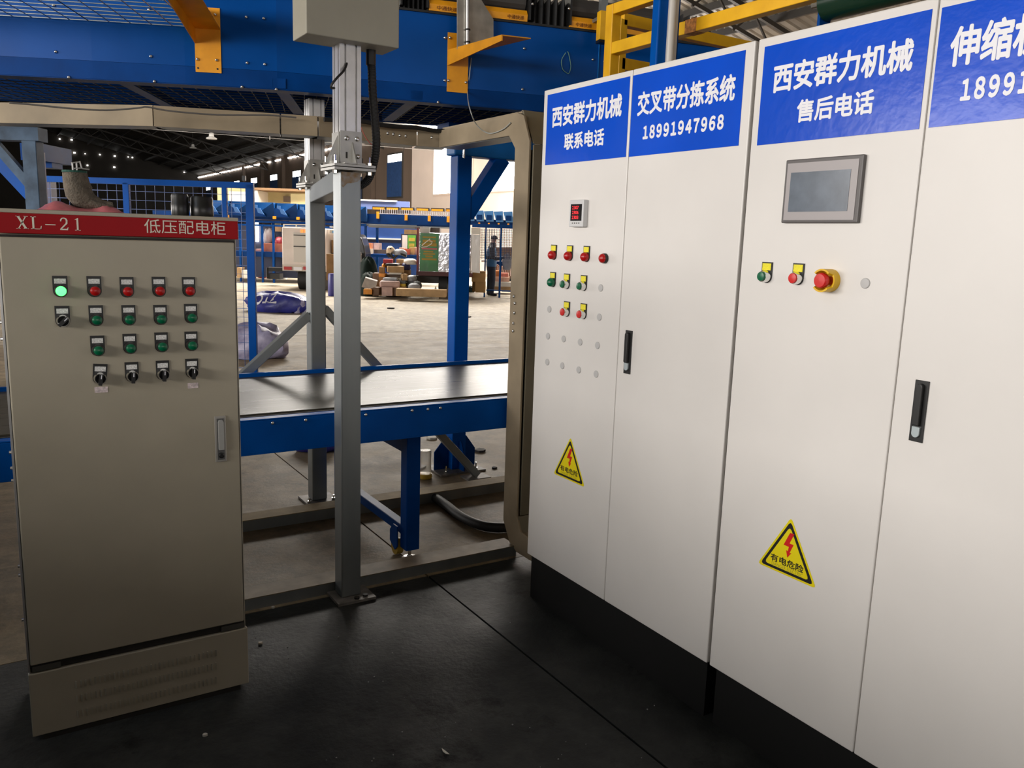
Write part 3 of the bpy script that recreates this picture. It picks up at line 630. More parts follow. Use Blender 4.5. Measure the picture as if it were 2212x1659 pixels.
# net of wires lying on the bracket arms
s = MB(); NETM = mat('net_wire', (.35, .36, .33), .35, .7); e0, e1 = onF(0, 40)[0], onF(385, 55)[0]; zn = (e0.z+e1.z)/2
o0 = Vector((-1.0, 5.75, 0)); P0 = [Vector((FP[i].x, FP[i].y, zn)) for i in range(0, 5)]; P0[-1] = Vector((ba.x, ba.y, zn))
outn = Vector((-.43, -.9, 0)).normalized()
for i in range(len(P0)-1):
    m = max(2, int((P0[i+1]-P0[i]).length/.09))
    for k in range(m+1): q = P0[i].lerp(P0[i+1], k/m)+outn*.02; s.bar(q, q+outn*.95, .0035, .0035)
for j in range(14):
    for i in range(len(P0)-1): s.bar(P0[i]+outn*(.02+j*.07)+ZV*.003, P0[i+1]+outn*(.02+j*.07)+ZV*.003, .0035, .0035)
s.build('safety_net', NETM, label='wire safety net stretched beside the sorter at top left', cat='net', kind='stuff')
# orange bracket with the galvanised plate (middle) --------------------------
p, d, n = onF(988, 130); ba, bb = onF(966, 130)[0], onF(1011, 130)[0]; zt, zb = onF(968, 70)[0].z, onF(988, 200)[0].z
b2 = thing('orange_bracket', 'orange bracket holding an upright galvanised plate above the trunking', 'bracket', (p.x, p.y, zb))
MB().prism([Vector((ba.x, ba.y, zb)), Vector((bb.x, bb.y, zb)), Vector((bb.x, bb.y, zt)), Vector((ba.x, ba.y, zt))], n*.005).build('plate', ORNG, b2)
A3 = Vector((.11, -.99, 0)).normalized(); z1, z2 = onF(966, 142)[0].z, onF(966, 110)[0].z; aa = Vector((ba.x, ba.y, 0))+n*.006
MB().prism([aa+ZV*z1, aa+A3*.5+ZV*(z2-.025), aa+A3*.5+ZV*z2, aa+ZV*z2], d*.006).build('arm', ORNG, b2)
MB().prism([aa+ZV*z2, aa+A3*.5+ZV*z2, aa+A3*.5+d*.16+ZV*z2, aa+d*.14+ZV*z2], ZV*.005).build('flange', ORNG, b2)
for px, py in ((972, 82), (969, 174), (1006, 178)): q, dd, nn = onF(px, py, .005); inst('bolt', M_BOLT, b2, q+nn*.003, math.atan2(d.y, d.x))
q = aa+A3*.1; pa = onP(988, 100, q, Vector((0, -1, 0)))
gp_ = thing('upright_plate', 'galvanised sheet upright with a split tube, standing on the orange bracket', 'steel plate', Vector((pa.x, pa.y, z2+.005)))
def onPq(px, py): v = onP(px, py, q, Vector((0, -1, 0))); return v
PL = [onPq(x, y) for x, y in ((988, 106), (1066, 90), (1066, 42), (1040, 0), (1030, -40), (988, -40))]
MB().prism(PL, (0, .006, 0)).build('sheet', mat('bright_zinc_sheet', (.55, .52, .46), .4, .5, var=.35, scale=7), gp_)
t0, t1 = onPq(1008, 98), onPq(1008, -40); t0.z = z2+.006
MB().cyl(t0-Vector((0, .012, 0)), t1-Vector((0, .012, 0)), .011, n=12).build('tube', ALU, gp_, smooth=True)
for py in (65, 92): q2 = onPq(1008, py)-Vector((0, .012, 0)); MB().ring(q2-ZV*.004, q2+ZV*.004, .015, .0105, 14).build('clip', BLK, gp_)
# loose pale wire dropping from the bracket to the trunk
WIREP = mat('pale_wire', (.4, .42, .4), .4)
pt = [onF(1018, 125, .01)[0], onF(1014, 165, .01)[0], onF(1010, 200, .01)[0], onX(1015, 235, 2.12), onX(1030, 270, 2.17), onX(1056, 288, 2.225), onX(1085, 280, 2.228), onX(1103, 265, 2.228)]
def smooth(pts, k=6):
    out = []
    for i in range(len(pts)-1):
        p0, p1, p2, p3 = pts[max(i-1, 0)], pts[i], pts[i+1], pts[min(i+2, len(pts)-1)]
        for j in range(k):
            t = j/k; out.append(.5*((2*p1)+(p2-p0)*t+(2*p0-5*p1+4*p2-p3)*t*t+(3*p1-p0-3*p2+p3)*t**3))
    return out+[pts[-1]]
MB().tube(smooth(pt), .0028, 6).build('loose_wire', WIREP, label='thin pale wire drooping from the orange bracket to the trunking', cat='wire')
GRW = mat('green_wire', (.2, .4, .3), .5)
pt = [onF(x, y, .008)[0] for x, y in ((1222, 114), (1213, 130), (1215, 148), (1222, 156), (1229, 158), (1233, 142), (1228, 115), (1225, 112))]
MB().tube(smooth(pt, 4), .0022, 5).build('wire_loop', GRW, label='small loop of pale green wire hanging on the blue fascia', cat='wire')

# ------------------------------------------------------------------ beige cable trunking
TR = thing('cable_trunking', 'beige metal cable trunking running below the sorter and down beside the cabinets', 'trunking', (2.38, 3.6, 0))
X0, X1 = 2.235, 2.375
yF, yB = 3.44, 3.57
OUT = [(3.30, .03), (3.43, .03), (3.50, .06), (yB, .165), (yB, 2.09), (3.63, 2.155), (4.4, 2.155), (4.4, 2.25), (3.56, 2.26), (3.50, 2.24), (yF, 2.115), (yF, .225), (3.40, .15), (3.26, .135)]
MB().prism([(X0, y, z) for y, z in OUT], (.012, 0, 0)).build('side_wall', TRNK, TR, bevel=.002)
MB().prism([(X1, y, z) for y, z in OUT], (-.004, 0, 0)).build('far_wall', TRNK, TR)
COV = mat('trunk_cover_paint', (.2, .175, .12), .4, .1, var=.14, scale=4)
MB().box(X0+.022, X1+.15, yF-.006, yF+.004, .225, 2.10).build('cover', COV, TR, bevel=.002)
MB().prism([(X0+.022, yF-.006, 2.105), (X0+.022, yF+.004, 2.105), (X0+.022, 3.555, 2.272), (X0+.022, 3.54, 2.272)], (.27, 0, 0)).build('elbow_cover', COV, TR)
MB().box(X0+.022, X1+.1, 3.545, 4.4, 2.257, 2.267).build('top_cover', TRNK, TR)
MB().prism([(X0+.006, yF-.004, .22), (X0+.006, yF+.006, .22), (X0+.006, 3.415, .143), (X0+.006, 3.40, .139)], (.3, 0, 0)).build('elbow_cover', COV, TR)
MB().box(X0+.004, X1+.2, 3.04, 3.43, .135, .141).build('foot_cover', TRNK, TR)
MB().box(X0+.002, X0+.01, 3.04, 3.4, .03, .135).build('foot_wall', TRNK, TR)
MB().box(X0+.012, X1, yB-.004, yB, .165, 2.09).build('back_wall', TRNK, TR)
MB().box(X0+.012, X1, 3.63, 4.4, 2.153, 2.159).build('bottom_sheet', GALV, TR)
for px, py in ((1113, 655), (1112, 676), (1109, 715), (1111, 640), (1110, 698)): q = onX(px, py, X0); inst('bolt', M_BOLT, TR, q-Vector((.002, 0, 0)), Q)
# the run that follows the sorter: one length per bay
TP = [Vector((x, y, 0)) for x, y in ((2.28, 4.40), (2.12, 4.45), (1.53, 4.44), (1.345, 4.50), (.748, 4.70), (.29, 5.05), (.03, 5.25), (-.7, 5.75))]
ZT0, ZT1 = 2.158, 2.255
for i in range(len(TP)-1):
    a, b = TP[i], TP[i+1]; d = (b-a).normalized(); n = Vector((-d.y, d.x, 0))
    g = d*.004 if i in (1, 2, 3) else d*0
    MB().prism([a+g+ZV*ZT0, b-g+ZV*ZT0, b-g+ZV*ZT1, a+g+ZV*ZT1], -n*.004*-1).build('trunk_length', TRNK, TR)
    MB().prism([a+g+ZV*ZT0, b-g+ZV*ZT0, b-g-n*.14+ZV*ZT0, a+g-n*.14+ZV*ZT0], ZV*.004).build('trunk_base', GALV, TR)
    MB().prism([a+g+ZV*ZT1, b-g+ZV*ZT1, b-g-n*.15+ZV*ZT1, a+g-n*.15+ZV*ZT1], ZV*.006).build('trunk_lid', TRNK, TR)
for px, py in ((838, 288), (850, 290), (864, 293), (877, 294), (933, 297)): q = onP(px, py, TP[0], Vector((.17, -.98, 0)).normalized()); inst('bolt', M_BOLT, TR, q, 0)
# cables hanging along the trunk
CAB_ = mat('black_cable', (.012, .012, .012), .5)
pt = [onY(x, y, 4.38) for x, y in ((700, 258), (780, 262), (840, 272), (900, 276), (950, 283), (1000, 278))]
MB().tube(smooth(pt), .012, 8).build('cable', CAB_, label='black cable lying along the trunking behind the hose', cat='cable')
pt = [onY(x, y, 4.42) for x, y in ((20, 222), (70, 226), (150, 234), (230, 238), (300, 233), (318, 231), (370, 240), (470, 248), (580, 249), (640, 254))]
MB().tube(smooth(pt), .004, 6).build('cable', mat('grey_cable', (.16, .15, .14), .5), label='thin grey cable sagging under the mesh above the trunking', cat='cable')
pt = [onY(x, y, 4.35) for x, y in ((781, 275), (784, 285), (792, 300), (803, 312), (815, 317))]
MB().tube(smooth(pt), .0025, 6).build('cable', mat('red_cable', (.4, .1, .08), .5), label='thin reddish wire curling beside the aluminium column', cat='cable')
pt = [onX(x, y, 2.28) for x, y in ((870, 330), (880, 300), (895, 286), (915, 282))]
MB().tube(smooth(pt), .003, 6).build('cable', mat('grey_cable2', (.25, .23, .2), .5), label='pale wire arching out of the trunking end', cat='cable')

# ------------------------------------------------------------------ galvanised scanner gate: two posts, beam, columns
def bolt_nut(parent, c, up_=.03, r=.012):
    MB().cyl(c-ZV*.01, c+ZV*up_, r*.45, n=10).build('stud', CHRM, parent)
    MB().cyl(c, c+ZV*.012, r, n=6).build('nut', CHRM, parent)
GT = thing('scanner_gate', 'galvanised steel gate of two posts and a top beam standing astride the conveyor', 'gate frame', (1.46, 4.05, 0))
RUSTG = mat('rusty_galvanised', (.34, .2, .08), .6, .2, var=.35, scale=45, var2=(.27, .27, .26))
NP = (1.251, 1.343, 3.358, 3.45); FPo = (1.588, 1.681, 4.762, 4.852)
for (x0, x1, y0, y1), zt in ((NP, 1.90), (FPo, 1.90)):
    MB().box(x0, x1, y0, y1, .012, zt).build('post', GALV, GT, bevel=.006)
MB().box(1.215, 1.395, 3.305, 3.49, 0, .012).build('base_plate', mat('dirty_plate', (.2, .185, .17), .6, .3, var=.35, scale=18), GT)
MB().box(1.54, 1.74, 4.72, 4.9, 0, .012).build('base_plate', MATS['dirty_plate'], GT)
for x, y in ((1.31, 3.325), (1.355, 3.335)): MB().cyl((x, y, .012), (x, y, .02), .012, n=14).build('bolt_hole', DARK, GT)
for x, y in ((1.56, 4.74), (1.715, 4.74)): bolt_nut(GT, Vector((x, y, .012)))
MB().prism([(NP[0]+.004, NP[2]-.0012, 1.899), (NP[1]-.002, NP[2]-.0012, 1.899), (NP[1]-.004, NP[2]-.0012, 1.875), (NP[1]-.018, NP[2]-.0012, 1.862), (NP[1]-.04, NP[2]-.0012, 1.855), (NP[0]+.03, NP[2]-.0012, 1.853), (NP[0]+.012, NP[2]-.0012, 1.835), (NP[0]+.005, NP[2]-.0012, 1.84)], (0, .001, 0)).build('weld_stain', RUSTG, GT)
a, b = Vector((1.297, 3.45, 1.865)), Vector((1.634, 4.76, 1.865))
MB().bar(a, b, .085, .09).build('beam', GALV, GT, bevel=.004)
# braces of the rear post
def brace(p, q, w=.05): MB().bar(p, q, w, w).build('brace', GALV, GT, bevel=.003)
tb = Vector((1.60, 4.80, 0)); brace(Vector((1.588, 4.80, onY(650, 680, 4.80).z)), Vector((onY(470, 860, 4.80).x, 4.80, onY(470, 860, 4.80).z)))
q0 = onY(705, 665, 4.80); q1 = onY(1030, 1030, 4.80)
brace(Vector((1.68, 4.80, q0.z)), Vector((q1.x, 4.80, .02)))
MB().box(q1.x-.1, q1.x+.08, 4.74, 4.86, 0, .01).build('foot_plate', MATS['dirty_plate'], GT)
# flanges, aluminium profile columns, angle brackets
for (x0, x1, y0, y1), zc, top, nm in ((NP, 1.905, 2.42, 'n'), (FPo, 1.905, 2.40, 'f')):
    xc, yc = (x0+x1)/2, (y0+y1)/2
    MB().box(xc-.085, xc+.095, yc-.085, yc+.085, zc, zc+.01).build('flange', ZINC, GT); MB().box(xc-.085, xc+.095, yc-.085, yc+.085, zc+.014, zc+.024).build('flange', ZINC, GT)
    for sx, sy in ((-.07, -.05), (.08, -.05), (-.07, .06), (.08, .06)): bolt_nut(GT, Vector((xc+sx, yc+sy, zc+.024)), .035, .011); MB().cyl((xc+sx, yc+sy, zc-.014), (xc+sx, yc+sy, zc), .011, n=6).build('nut', CHRM, GT)
    zb = zc+.024; w = .045
    s = MB()   # extruded profile, slots open on every side
    P_ = []
    for k in range(4):
        ang = k*PI/2; c_, s_ = math.cos(ang), math.sin(ang)
        for u, v in ((-w, -w), (-w*.62, -w), (-w*.62, -w*.72), (-w*.42, -w*.72), (-w*.42, -w), (w*.42, -w), (w*.42, -w*.72), (w*.62, -w*.72), (w*.62, -w)): P_.append((xc+u*c_-v*s_, yc+u*s_+v*c_, zb))
    s.prism(P_, (0, 0, top-zb)).build('profile_column', ALU, GT)
    br = MB(); ybr = yc-w
    br.box(xc-w-.002, xc+w+.002, ybr-.005, ybr, zb, zb+.135); br.box(xc-w, xc+w, ybr-.05, ybr, zb, zb+.005)
    br.prism([(xc+.004, ybr, zb+.1), (xc+.004, ybr-.055, zb), (xc+.004, ybr, zb)], (.005, 0, 0))
    bo = br.build('angle_bracket', ZINC, GT)
    for u, v in ((-.02, .105), (.025, .105), (.028, .035)): inst('bolt_head', MB().lathe((0, 0, 0), [(.011, 0), (.0105, .004), (.006, .009), (.001, .01)], 14, 'Y').mesh('bolt_head', CHRM, smooth=True), bo, (xc+u, ybr-.005, zb+v))
    MB().box(xc-.024, xc-.016, ybr-.0056, ybr-.004, zb+.025, zb+.05).build('slot', DARK, bo)
    sb = MB().prism([(xc-w-.004, yc-.03, zb), (xc-w-.06, yc-.03, zb), (xc-w-.004, yc-.03, zb+.12)], (0, .005, 0)); sb.box(xc-w-.006, xc-w, yc-.04, yc+.04, zb, zb+.13); sb.build('angle_bracket', ZINC, GT)
# grey junction box on the near column
a, b = onY(660, 87, 3.30), onY(860, 109, 3.30)
jb = thing('junction_box', 'grey painted junction box on top of the aluminium column', 'box', ((a.x+b.x)/2, 3.36, 2.40))
MB().box(a.x-.0, b.x, 3.29, 3.46, 2.405, 2.78).build('casing', BOXG, jb, bevel=.004)
MB().cyl((1.305, 3.40, 2.41), (1.305, 3.40, 2.36), .02, n=10).build('cable_gland', BLK, jb); 
hx = onY(801, 130, 3.40)
MB().cyl((hx.x, 3.40, 2.41), (hx.x, 3.40, 2.345), .021, n=12).build('cable_gland', BLK, jb)
pt = [Vector((hx.x, 3.40, 2.36))]+[onY(x, y, yy) for x, y, yy in ((803, 150, 3.40), (805, 200, 3.40), (810, 260, 3.40), (813, 310, 3.40), (808, 350, 3.42), (797, 385, 3.45), (780, 400, 3.47), (760, 402, 3.49))]
ps = smooth(pt, 14); rs = [.0185 if k % 2 else .0165 for k in range(len(ps))]
MB().tube(ps, rs, 12).build('corrugated_hose', RUBB, label='black corrugated hose looping from the grey junction box', cat='hose')
pt = [Vector((1.305, 3.40, 2.365)), onY(744, 150, 3.33), onY(728, 168, 3.30), onY(717, 182, 3.30), onY(716, 190, 3.31), onY(722, 190, 3.33)]
MB().tube(smooth(pt), .005, 6).build('cable', CAB_, label='thin dark cable wrapped round the aluminium column under the junction box', cat='cable')

# ------------------------------------------------------------------ floor rails (cable ducts lying on the floor)
RAILT = mat('dusty_duct_top', (.36, .28, .165), .7, var=.25, scale=8, spec=.1); 
r1 = thing('floor_duct', 'long low galvanised floor duct in front, passing the near gate post', 'floor duct', (1.6, 3.48, 0), 'floor ducts under the conveyor')
MB().box(.3, 2.25, 3.455, 3.575, 0, .052).build('channel', GALV, r1); MB().box(.3, 2.25, 3.453, 3.577, .052, .056).build('lid', mat('duct_lid', (.26, .21, .15), .6, var=.35, scale=8, spec=.2), r1)
r2 = thing('floor_duct', 'long low galvanised floor duct behind, passing under the rear of the conveyor', 'floor duct', (1.8, 4.48, 0), 'floor ducts under the conveyor')
MB().box(.3, 4.2, 4.44, 4.56, .0, .062).build('channel', GALV, r2); MB().box(.3, 4.2, 4.438, 4.562, .062, .066).build('lid', RAILT, r2)

# ------------------------------------------------------------------ belt conveyor
CV = thing('belt_conveyor', 'blue-framed flat belt conveyor passing under the scanner gate', 'conveyor', (1.7, 4.2, 0))
m = bpy.data.materials.new('conveyor_belt'); m.use_nodes = True; nt = m.node_tree; b_ = nt.nodes['Principled BSDF']
tc = nt.nodes.new('ShaderNodeTexCoord'); mp = nt.nodes.new('ShaderNodeMapping'); mp.inputs['Scale'].default_value = (.6, 14, 1)
nz = nt.nodes.new('ShaderNodeTexNoise'); nz.inputs['Scale'].default_value = 4; nz.inputs['Detail'].default_value = 8
nt.links.new(tc.outputs['Object'], mp.inputs['Vector']); nt.links.new(mp.outputs['Vector'], nz.inputs['Vector'])
cr = nt.nodes.new('ShaderNodeValToRGB'); cr.color_ramp.elements[0].color = (.05, .046, .036, 1); cr.color_ramp.elements[1].color = (.10, .09, .07, 1); nt.links.new(nz.outputs['Fac'], cr.inputs['Fac']); nt.links.new(cr.outputs['Color'], b_.inputs['Base Color'])
mr = nt.nodes.new('ShaderNodeMapRange'); mr.inputs['To Min'].default_value = .2; mr.inputs['To Max'].default_value = .42; b_.inputs['Specular IOR Level'].default_value = .1; nt.links.new(nz.outputs['Fac'], mr.inputs['Value']); nt.links.new(mr.outputs['Result'], b_.inputs['Roughness'])
bp = nt.nodes.new('ShaderNodeBump'); bp.inputs['Strength'].default_value = .12; bp.inputs['Distance'].default_value = .004; nt.links.new(nz.outputs['Fac'], bp.inputs['Height']); nt.links.new(bp.outputs['Normal'], b_.inputs['Normal'])
BELTM = m
CX0, CX1 = -1.6, 2.98
MB().box(CX0, CX1, 3.685, 4.66, .818, .83).build('belt', BELTM, CV)
MB().box(CX0, CX1, 3.70, 4.65, .80, .817).build('belt_bed', GALV, CV)
for y0, y1, sg in ((3.60, 3.665, 1), (4.675, 4.73, -1)):
    s = MB(); yo = y0 if sg > 0 else y1; yi = y1 if sg > 0 else y0
    s.box(CX0, CX1, min(yo, yo+.006*sg), max(yo, yo+.006*sg), .665, .815); s.box(CX0, CX1, y0, y1, .815, .822); s.box(CX0, CX1, y0, y1, .66, .667)
    s.build('side_channel', BLUE, CV, bevel=.003)
MB().box(CX0, CX1, 4.668, 4.69, .822, .85).build('edge_rail', BLUE, CV)
MB().box(CX0, CX1, 3.655, 3.69, .806, .824).build('belt_gap', DARK, CV)
for px in (660, 588, 790, 890, 924, 951): q = onY(px, 890 if px < 700 else 876, 3.6); inst('bolt', M_BOLT, CV, (q.x, 3.598, .80))
def cvleg(x):
    MB().box(x, x+.075, 3.64, 3.715, .055, .66).build('leg', BLUE2, CV, bevel=.004); MB().box(x, x+.075, 4.615, 4.69, .055, .66).build('leg', BLUE2, CV, bevel=.004)
    MB().box(x+.01, x+.06, 3.715, 4.615, .56, .62).build('cross_bar', BLUE2, CV, bevel=.003); MB().box(x+.01, x+.06, 3.715, 4.615, .12, .17).build('cross_bar', BLUE2, CV, bevel=.003)
    for y in (3.678, 4.652):
        MB().cyl((x+.037, y, .012), (x+.037, y, .06), .009, n=10).build('levelling_stud', CHRM, CV); MB().lathe((x+.037, y, 0), [(.04, 0), (.038, .008), (.014, .014), (.012, .02)], 18).build('levelling_foot', ALU, CV, smooth=True)
    MB().prism([(x-.02, 3.76, .17), (x-.02, 3.80, .13), (x-.02, 3.80, .07), (x-.02, 3.74, .035), (x-.02, 3.71, .06), (x-.02, 3.71, .17)], (.006, 0, 0)).build('castor_fork', BLUE2, CV)
    MB().cyl((x-.012, 3.76, .045), (x+.022, 3.76, .045), .042, n=20).build('castor_wheel', mat('amber_wheel', (.5, .32, .03), .4), CV)
for x in (1.70, -.35): cvleg(x)

# ------------------------------------------------------------------ blue support column with knee brace
BC = thing('support_column', 'blue steel support column with knee brace behind the conveyor', 'column', (2.74, 5.06, 0))
MB().box(2.69, 2.80, 5.01, 5.12, .012, 2.19).build('shaft', BLUE, BC, bevel=.006)
MB().box(2.56, 2.92, 4.92, 5.2, 0, .012).build('base_plate', MATS['dirty_plate'], BC)
MB().prism([(2.575, 5.06, .012), (2.69, 5.06, .012), (2.69, 5.06, .24), (2.66, 5.06, .24), (2.575, 5.06, .14)], (0, .008, 0)).build('gusset', BLUE2, BC)
MB().prism([(2.80, 5.06, .012), (2.905, 5.06, .012), (2.905, 5.06, .14), (2.83, 5.06, .24), (2.80, 5.06, .24)], (0, .008, 0)).build('gusset', BLUE2, BC)
MB().prism([(2.745, 4.93, .012), (2.745, 5.01, .012), (2.745, 5.01, .22), (2.745, 4.98, .22), (2.745, 4.93, .12)], (.008, 0, 0)).build('gusset', BLUE2, BC)
bolt_nut(BC, Vector((2.62, 4.96, .012)), .05); bolt_nut(BC, Vector((2.86, 4.96, .012)), .05)
MB().box(2.66, 4.6, 5.0, 5.13, 2.19, 2.33).build('top_beam', SKYB, BC, bevel=.01)
MB().bar((2.78, 5.065, 1.80), (3.06, 5.065, 2.2), .1, .1).build('knee_brace', BLUE, BC, bevel=.004)
MB().box(2.60, 3.4, 4.98, 5.15, 2.335, 2.39).build('packer', BLUE2, BC)
for x in (2.72, 3.24): MB().tube([(x, 4.985, 2.39), (x, 4.985, 2.175), (x, 5.145, 2.175), (x, 5.145, 2.39)], .008, 8).build('u_bolt', CHRM, BC)
# blue-grey portal leg at far left
PT = thing('support_portal', 'weathered blue steel portal leg with diagonal brace at the left edge', 'support frame', (.3, 6.55, 0))
WBLU = mat('weathered_blue_steel', (.06, .10, .155), .55, var=.45, scale=7, spec=.2)
PALE = mat('lit_pale_steel', (.48, .47, .58), .5, var=.25, scale=9)  # pale tone stands in for white light falling on the rear portal post
VV = 5.95
def qv(px, py): return onV(px, py, VV)
a, b = qv(79, 440), qv(79, 275)
MB().obox(Vector((a.x, a.y, 1.12)), RH*.05, FH*.05, ZV*1.12).build('post', WBLU, PT, bevel=.004)
a = qv(50, 440); MB().obox(Vector((a.x, a.y, 1.08))+FH*.18, RH*.055, FH*.04, ZV*1.08).build('post', PALE, PT)
c0, c1 = qv(-120, 268), qv(92, 283); c0.z = c1.z = 2.26; MB().bar(c0, c1, .12, .09).build('header_beam', WBLU, PT)
MB().bar(qv(-60, 250)-FH*.02, qv(70, 400)-FH*.02, .05, .06).build('brace', WBLU, PT); MB().bar(qv(-60, 300)+FH*.1, qv(62, 430)+FH*.1, .05, .1).build('brace', BLUE, PT)
t = thing('steel_column', 'dark blue steel column with a flanged head behind the wire fence', 'column', onV(108, 700, 9.5))
a = onV(108, 440, 9.5); MB().obox(Vector((a.x, a.y, 1.08)), RH*.055, FH*.055, ZV*1.08).build('shaft', mat('violet_blue_steel', (.07, .07, .17), .45, var=.3, scale=6), t)
MB().obox(Vector((a.x, a.y, 2.3)), RH*.11, FH*.11, ZV*.03).build('head_plate', BLUE2, t); MB().obox(Vector((a.x, a.y, 2.42)), RH*.12, FH*.3, ZV*.09).build('head_beam', BLUE2, t)
# ------------------------------------------------------------------ steelwork above the white cabinets
YP = 3.4
c = onY(1330, 90, YP); zt = onY(1330, 8, YP).z
YF = thing('guard_frame', 'yellow square-tube guard frame rising behind the white cabinets', 'guard frame', (c.x, YP, 0))
MB().box(c.x-.028, c.x+.028, YP, YP+.056, 0, zt).build('post', YELL, YF, bevel=.004)
c2 = onY(1346, 90, YP+.15); MB().box(c2.x-.02, c2.x+.025, YP+.15, YP+.195, 0, onY(1346, 40, YP+.15).z).build('post', YELL, YF, bevel=.003)
zr = onY(1326, 105, YP).z; MB().box(c.x-.026, c.x+.026, .2, YP, zr-.028, zr+.028).build('side_rail', YELL, YF, bevel=.003)
MB().box(c.x-.026, c.x+.026, .2, YP, zt-.05, zt).build('top_rail', YELL, YF, bevel=.003)
za = onY(1350, 44, YP+.17).z; MB().box(c2.x, 4.6, YP+.15, YP+.20, za-.03, za+.03).build('cross_rail', YELL, YF, bevel=.003)
zb_ = onY(1350, 140, YP+.17).z; MB().box(c2.x, 4.6, YP+.15, YP+.20, zb_-.03, zb_+.03).build('cross_rail', YELL, YF, bevel=.003)
q = onX(1486, 62, c.x-.027); MB().box(c.x-.0275, c.x+.0275, q.y-.05, q.y+.02, zr-.029, zr+.029).build('weld_patch', mat('rust_patch', (.5, .2, .05), .7, var=.5, scale=60), YF)
p, d, n = onF(1301, 60, .12)
t = thing('stub_post', 'short orange-yellow square post hanging beside the guard frame', 'post', (p.x, p.y, onF(1301, 92, .12)[0].z))
zb_ = onF(1301, 88, .12)[0].z; zc_ = onF(1301, 25, .12)[0].z
MB().obox(Vector((p.x, p.y, (zb_+zc_)/2)), d*.026, n*.026, ZV*((zc_-zb_)/2)).build('shaft', YELL, t, bevel=.003); MB().obox(Vector((p.x, p.y, zb_-.008)), d*.026, n*.026, ZV*.008).build('end_cap', BLK, t)
MB().obox(Vector((p.x, p.y, zc_+.08)), d*.02, n*.02, ZV*.08).build('upper_bracket', GALV, t); MB().obox(Vector((p.x, p.y, 2.93))-n*.06, d*.02, n*.06, ZV*.01).build('tie', GALV, t)
YC = 2.8
c = onY(1426, 90, YC)
BC2 = thing('conduit_column', 'blue steel column with a white conduit clipped to it behind the cabinets', 'column', (c.x, YC, 0))
a, b = onY(1420, 90, YC).x, onY(1444, 90, YC).x
MB().box(a, b, YC, YC+.045, 0, 4.0).build('shaft', BLUE, BC2, bevel=.006)
cu = MB(); x0 = onY(1446, 90, YC-.02).x
WPVC = mat('white_pvc', (.62, .58, .52), .35)
MB().cyl((x0+.018, YC-.005, 0), (x0+.018, YC-.005, 4), .019, n=14).build('conduit', WPVC, BC2, smooth=True); MB().cyl((x0+.046, YC+.0, 0), (x0+.046, YC+.0, 4), .011, n=12).build('conduit', WPVC, BC2, smooth=True)
MB().box(x0+.058, x0+.068, YC, YC+.04, 0, 4).build('rear_flange', BLUE2, BC2)
DGRN = mat('dark_green_roller', (.006, .03, .016), .25, rvar=.05)
XG = 2.66; a = onX(1788, 8, XG)
t = thing('green_roller', 'dark green drive roller showing above the right-hand cabinets', 'roller', (XG, a.y-.4, a.z-.06))
MB().cyl((XG, a.y, a.z), (XG, a.y-.9, a.z), .062, n=24).build('drum', DGRN, t, smooth=True)
MB().box(XG-.03, XG+.03, a.y+.004, a.y+.016, a.z-.5, a.z+.07).build('end_plate', BLUE2, t); MB().cyl((XG-.02, a.y+.016, a.z+.0), (XG-.02, a.y+.05, a.z), .012, n=10).build('axle', CHRM, t)
MB().box(XG-.03, XG+.03, a.y-.916, a.y-.904, a.z-.5, a.z+.07).build('end_plate', BLUE2, t)

# ------------------------------------------------------------------ blue wire fence behind the beige cabinet
FV = 7.2
FN = thing('wire_fence', 'blue welded-wire fence behind the beige cabinet', 'fence', onV(320, 890, FV))
def fz(px, py): return onV(px, py, FV)
def vpost(pxa, pxb, pyt, v, root, m, z0=0., dep=.04, name='post'):
    a, b = onV(pxa, pyt, v), onV(pxb, pyt, v); c = (a+b)/2
    MB().obox(Vector((c.x, c.y, (z0+a.z)/2)), (b-a)*.5*Vector((1, 1, 0)).length*0+RH*((b-a).dot(RH)/2), FH*dep/2, ZV*((a.z-z0)/2)).build(name, m, root, bevel=.003)
vpost(531, 548, 398, FV, FN, BLUE); vpost(480, 490, 404, FV, FN, BLUE); vpost(266, 279, 394, FV, FN, BLUE); vpost(66, 78, 386, FV, FN, BLUE)
zt = fz(300, 393).z
a, b = fz(60, 390), fz(548, 404); a.z = b.z = zt; MB().bar(a, b, .04, .05).build('top_rail', BLUE, FN)
a.z = b.z = .1; MB().bar(a, b, .04, .04).build('bottom_rail', BLUE, FN)
MB().obox(fz(527, 385), RH*.014, FH*.014, ZV*.02).build('latch', BLK, FN)
s = MB(); FW_ = mat('blue_fence_wire', (.06, .12, .34), .4); ua, ub = fz(66, 400).dot(RH), fz(545, 400).dot(RH)
def fuv(u, z, v=FV): return RH*u+FH*v+ZV*z
u = ua
while u < ub: s.bar(fuv(u, .1), fuv(u, zt), .004, .004); u += .082
z = .15
while z < zt: s.bar(fuv(ua, z), fuv(ub, z), .004, .004); z += .075
s.build('wire_infill', FW_, FN, kind='stuff')

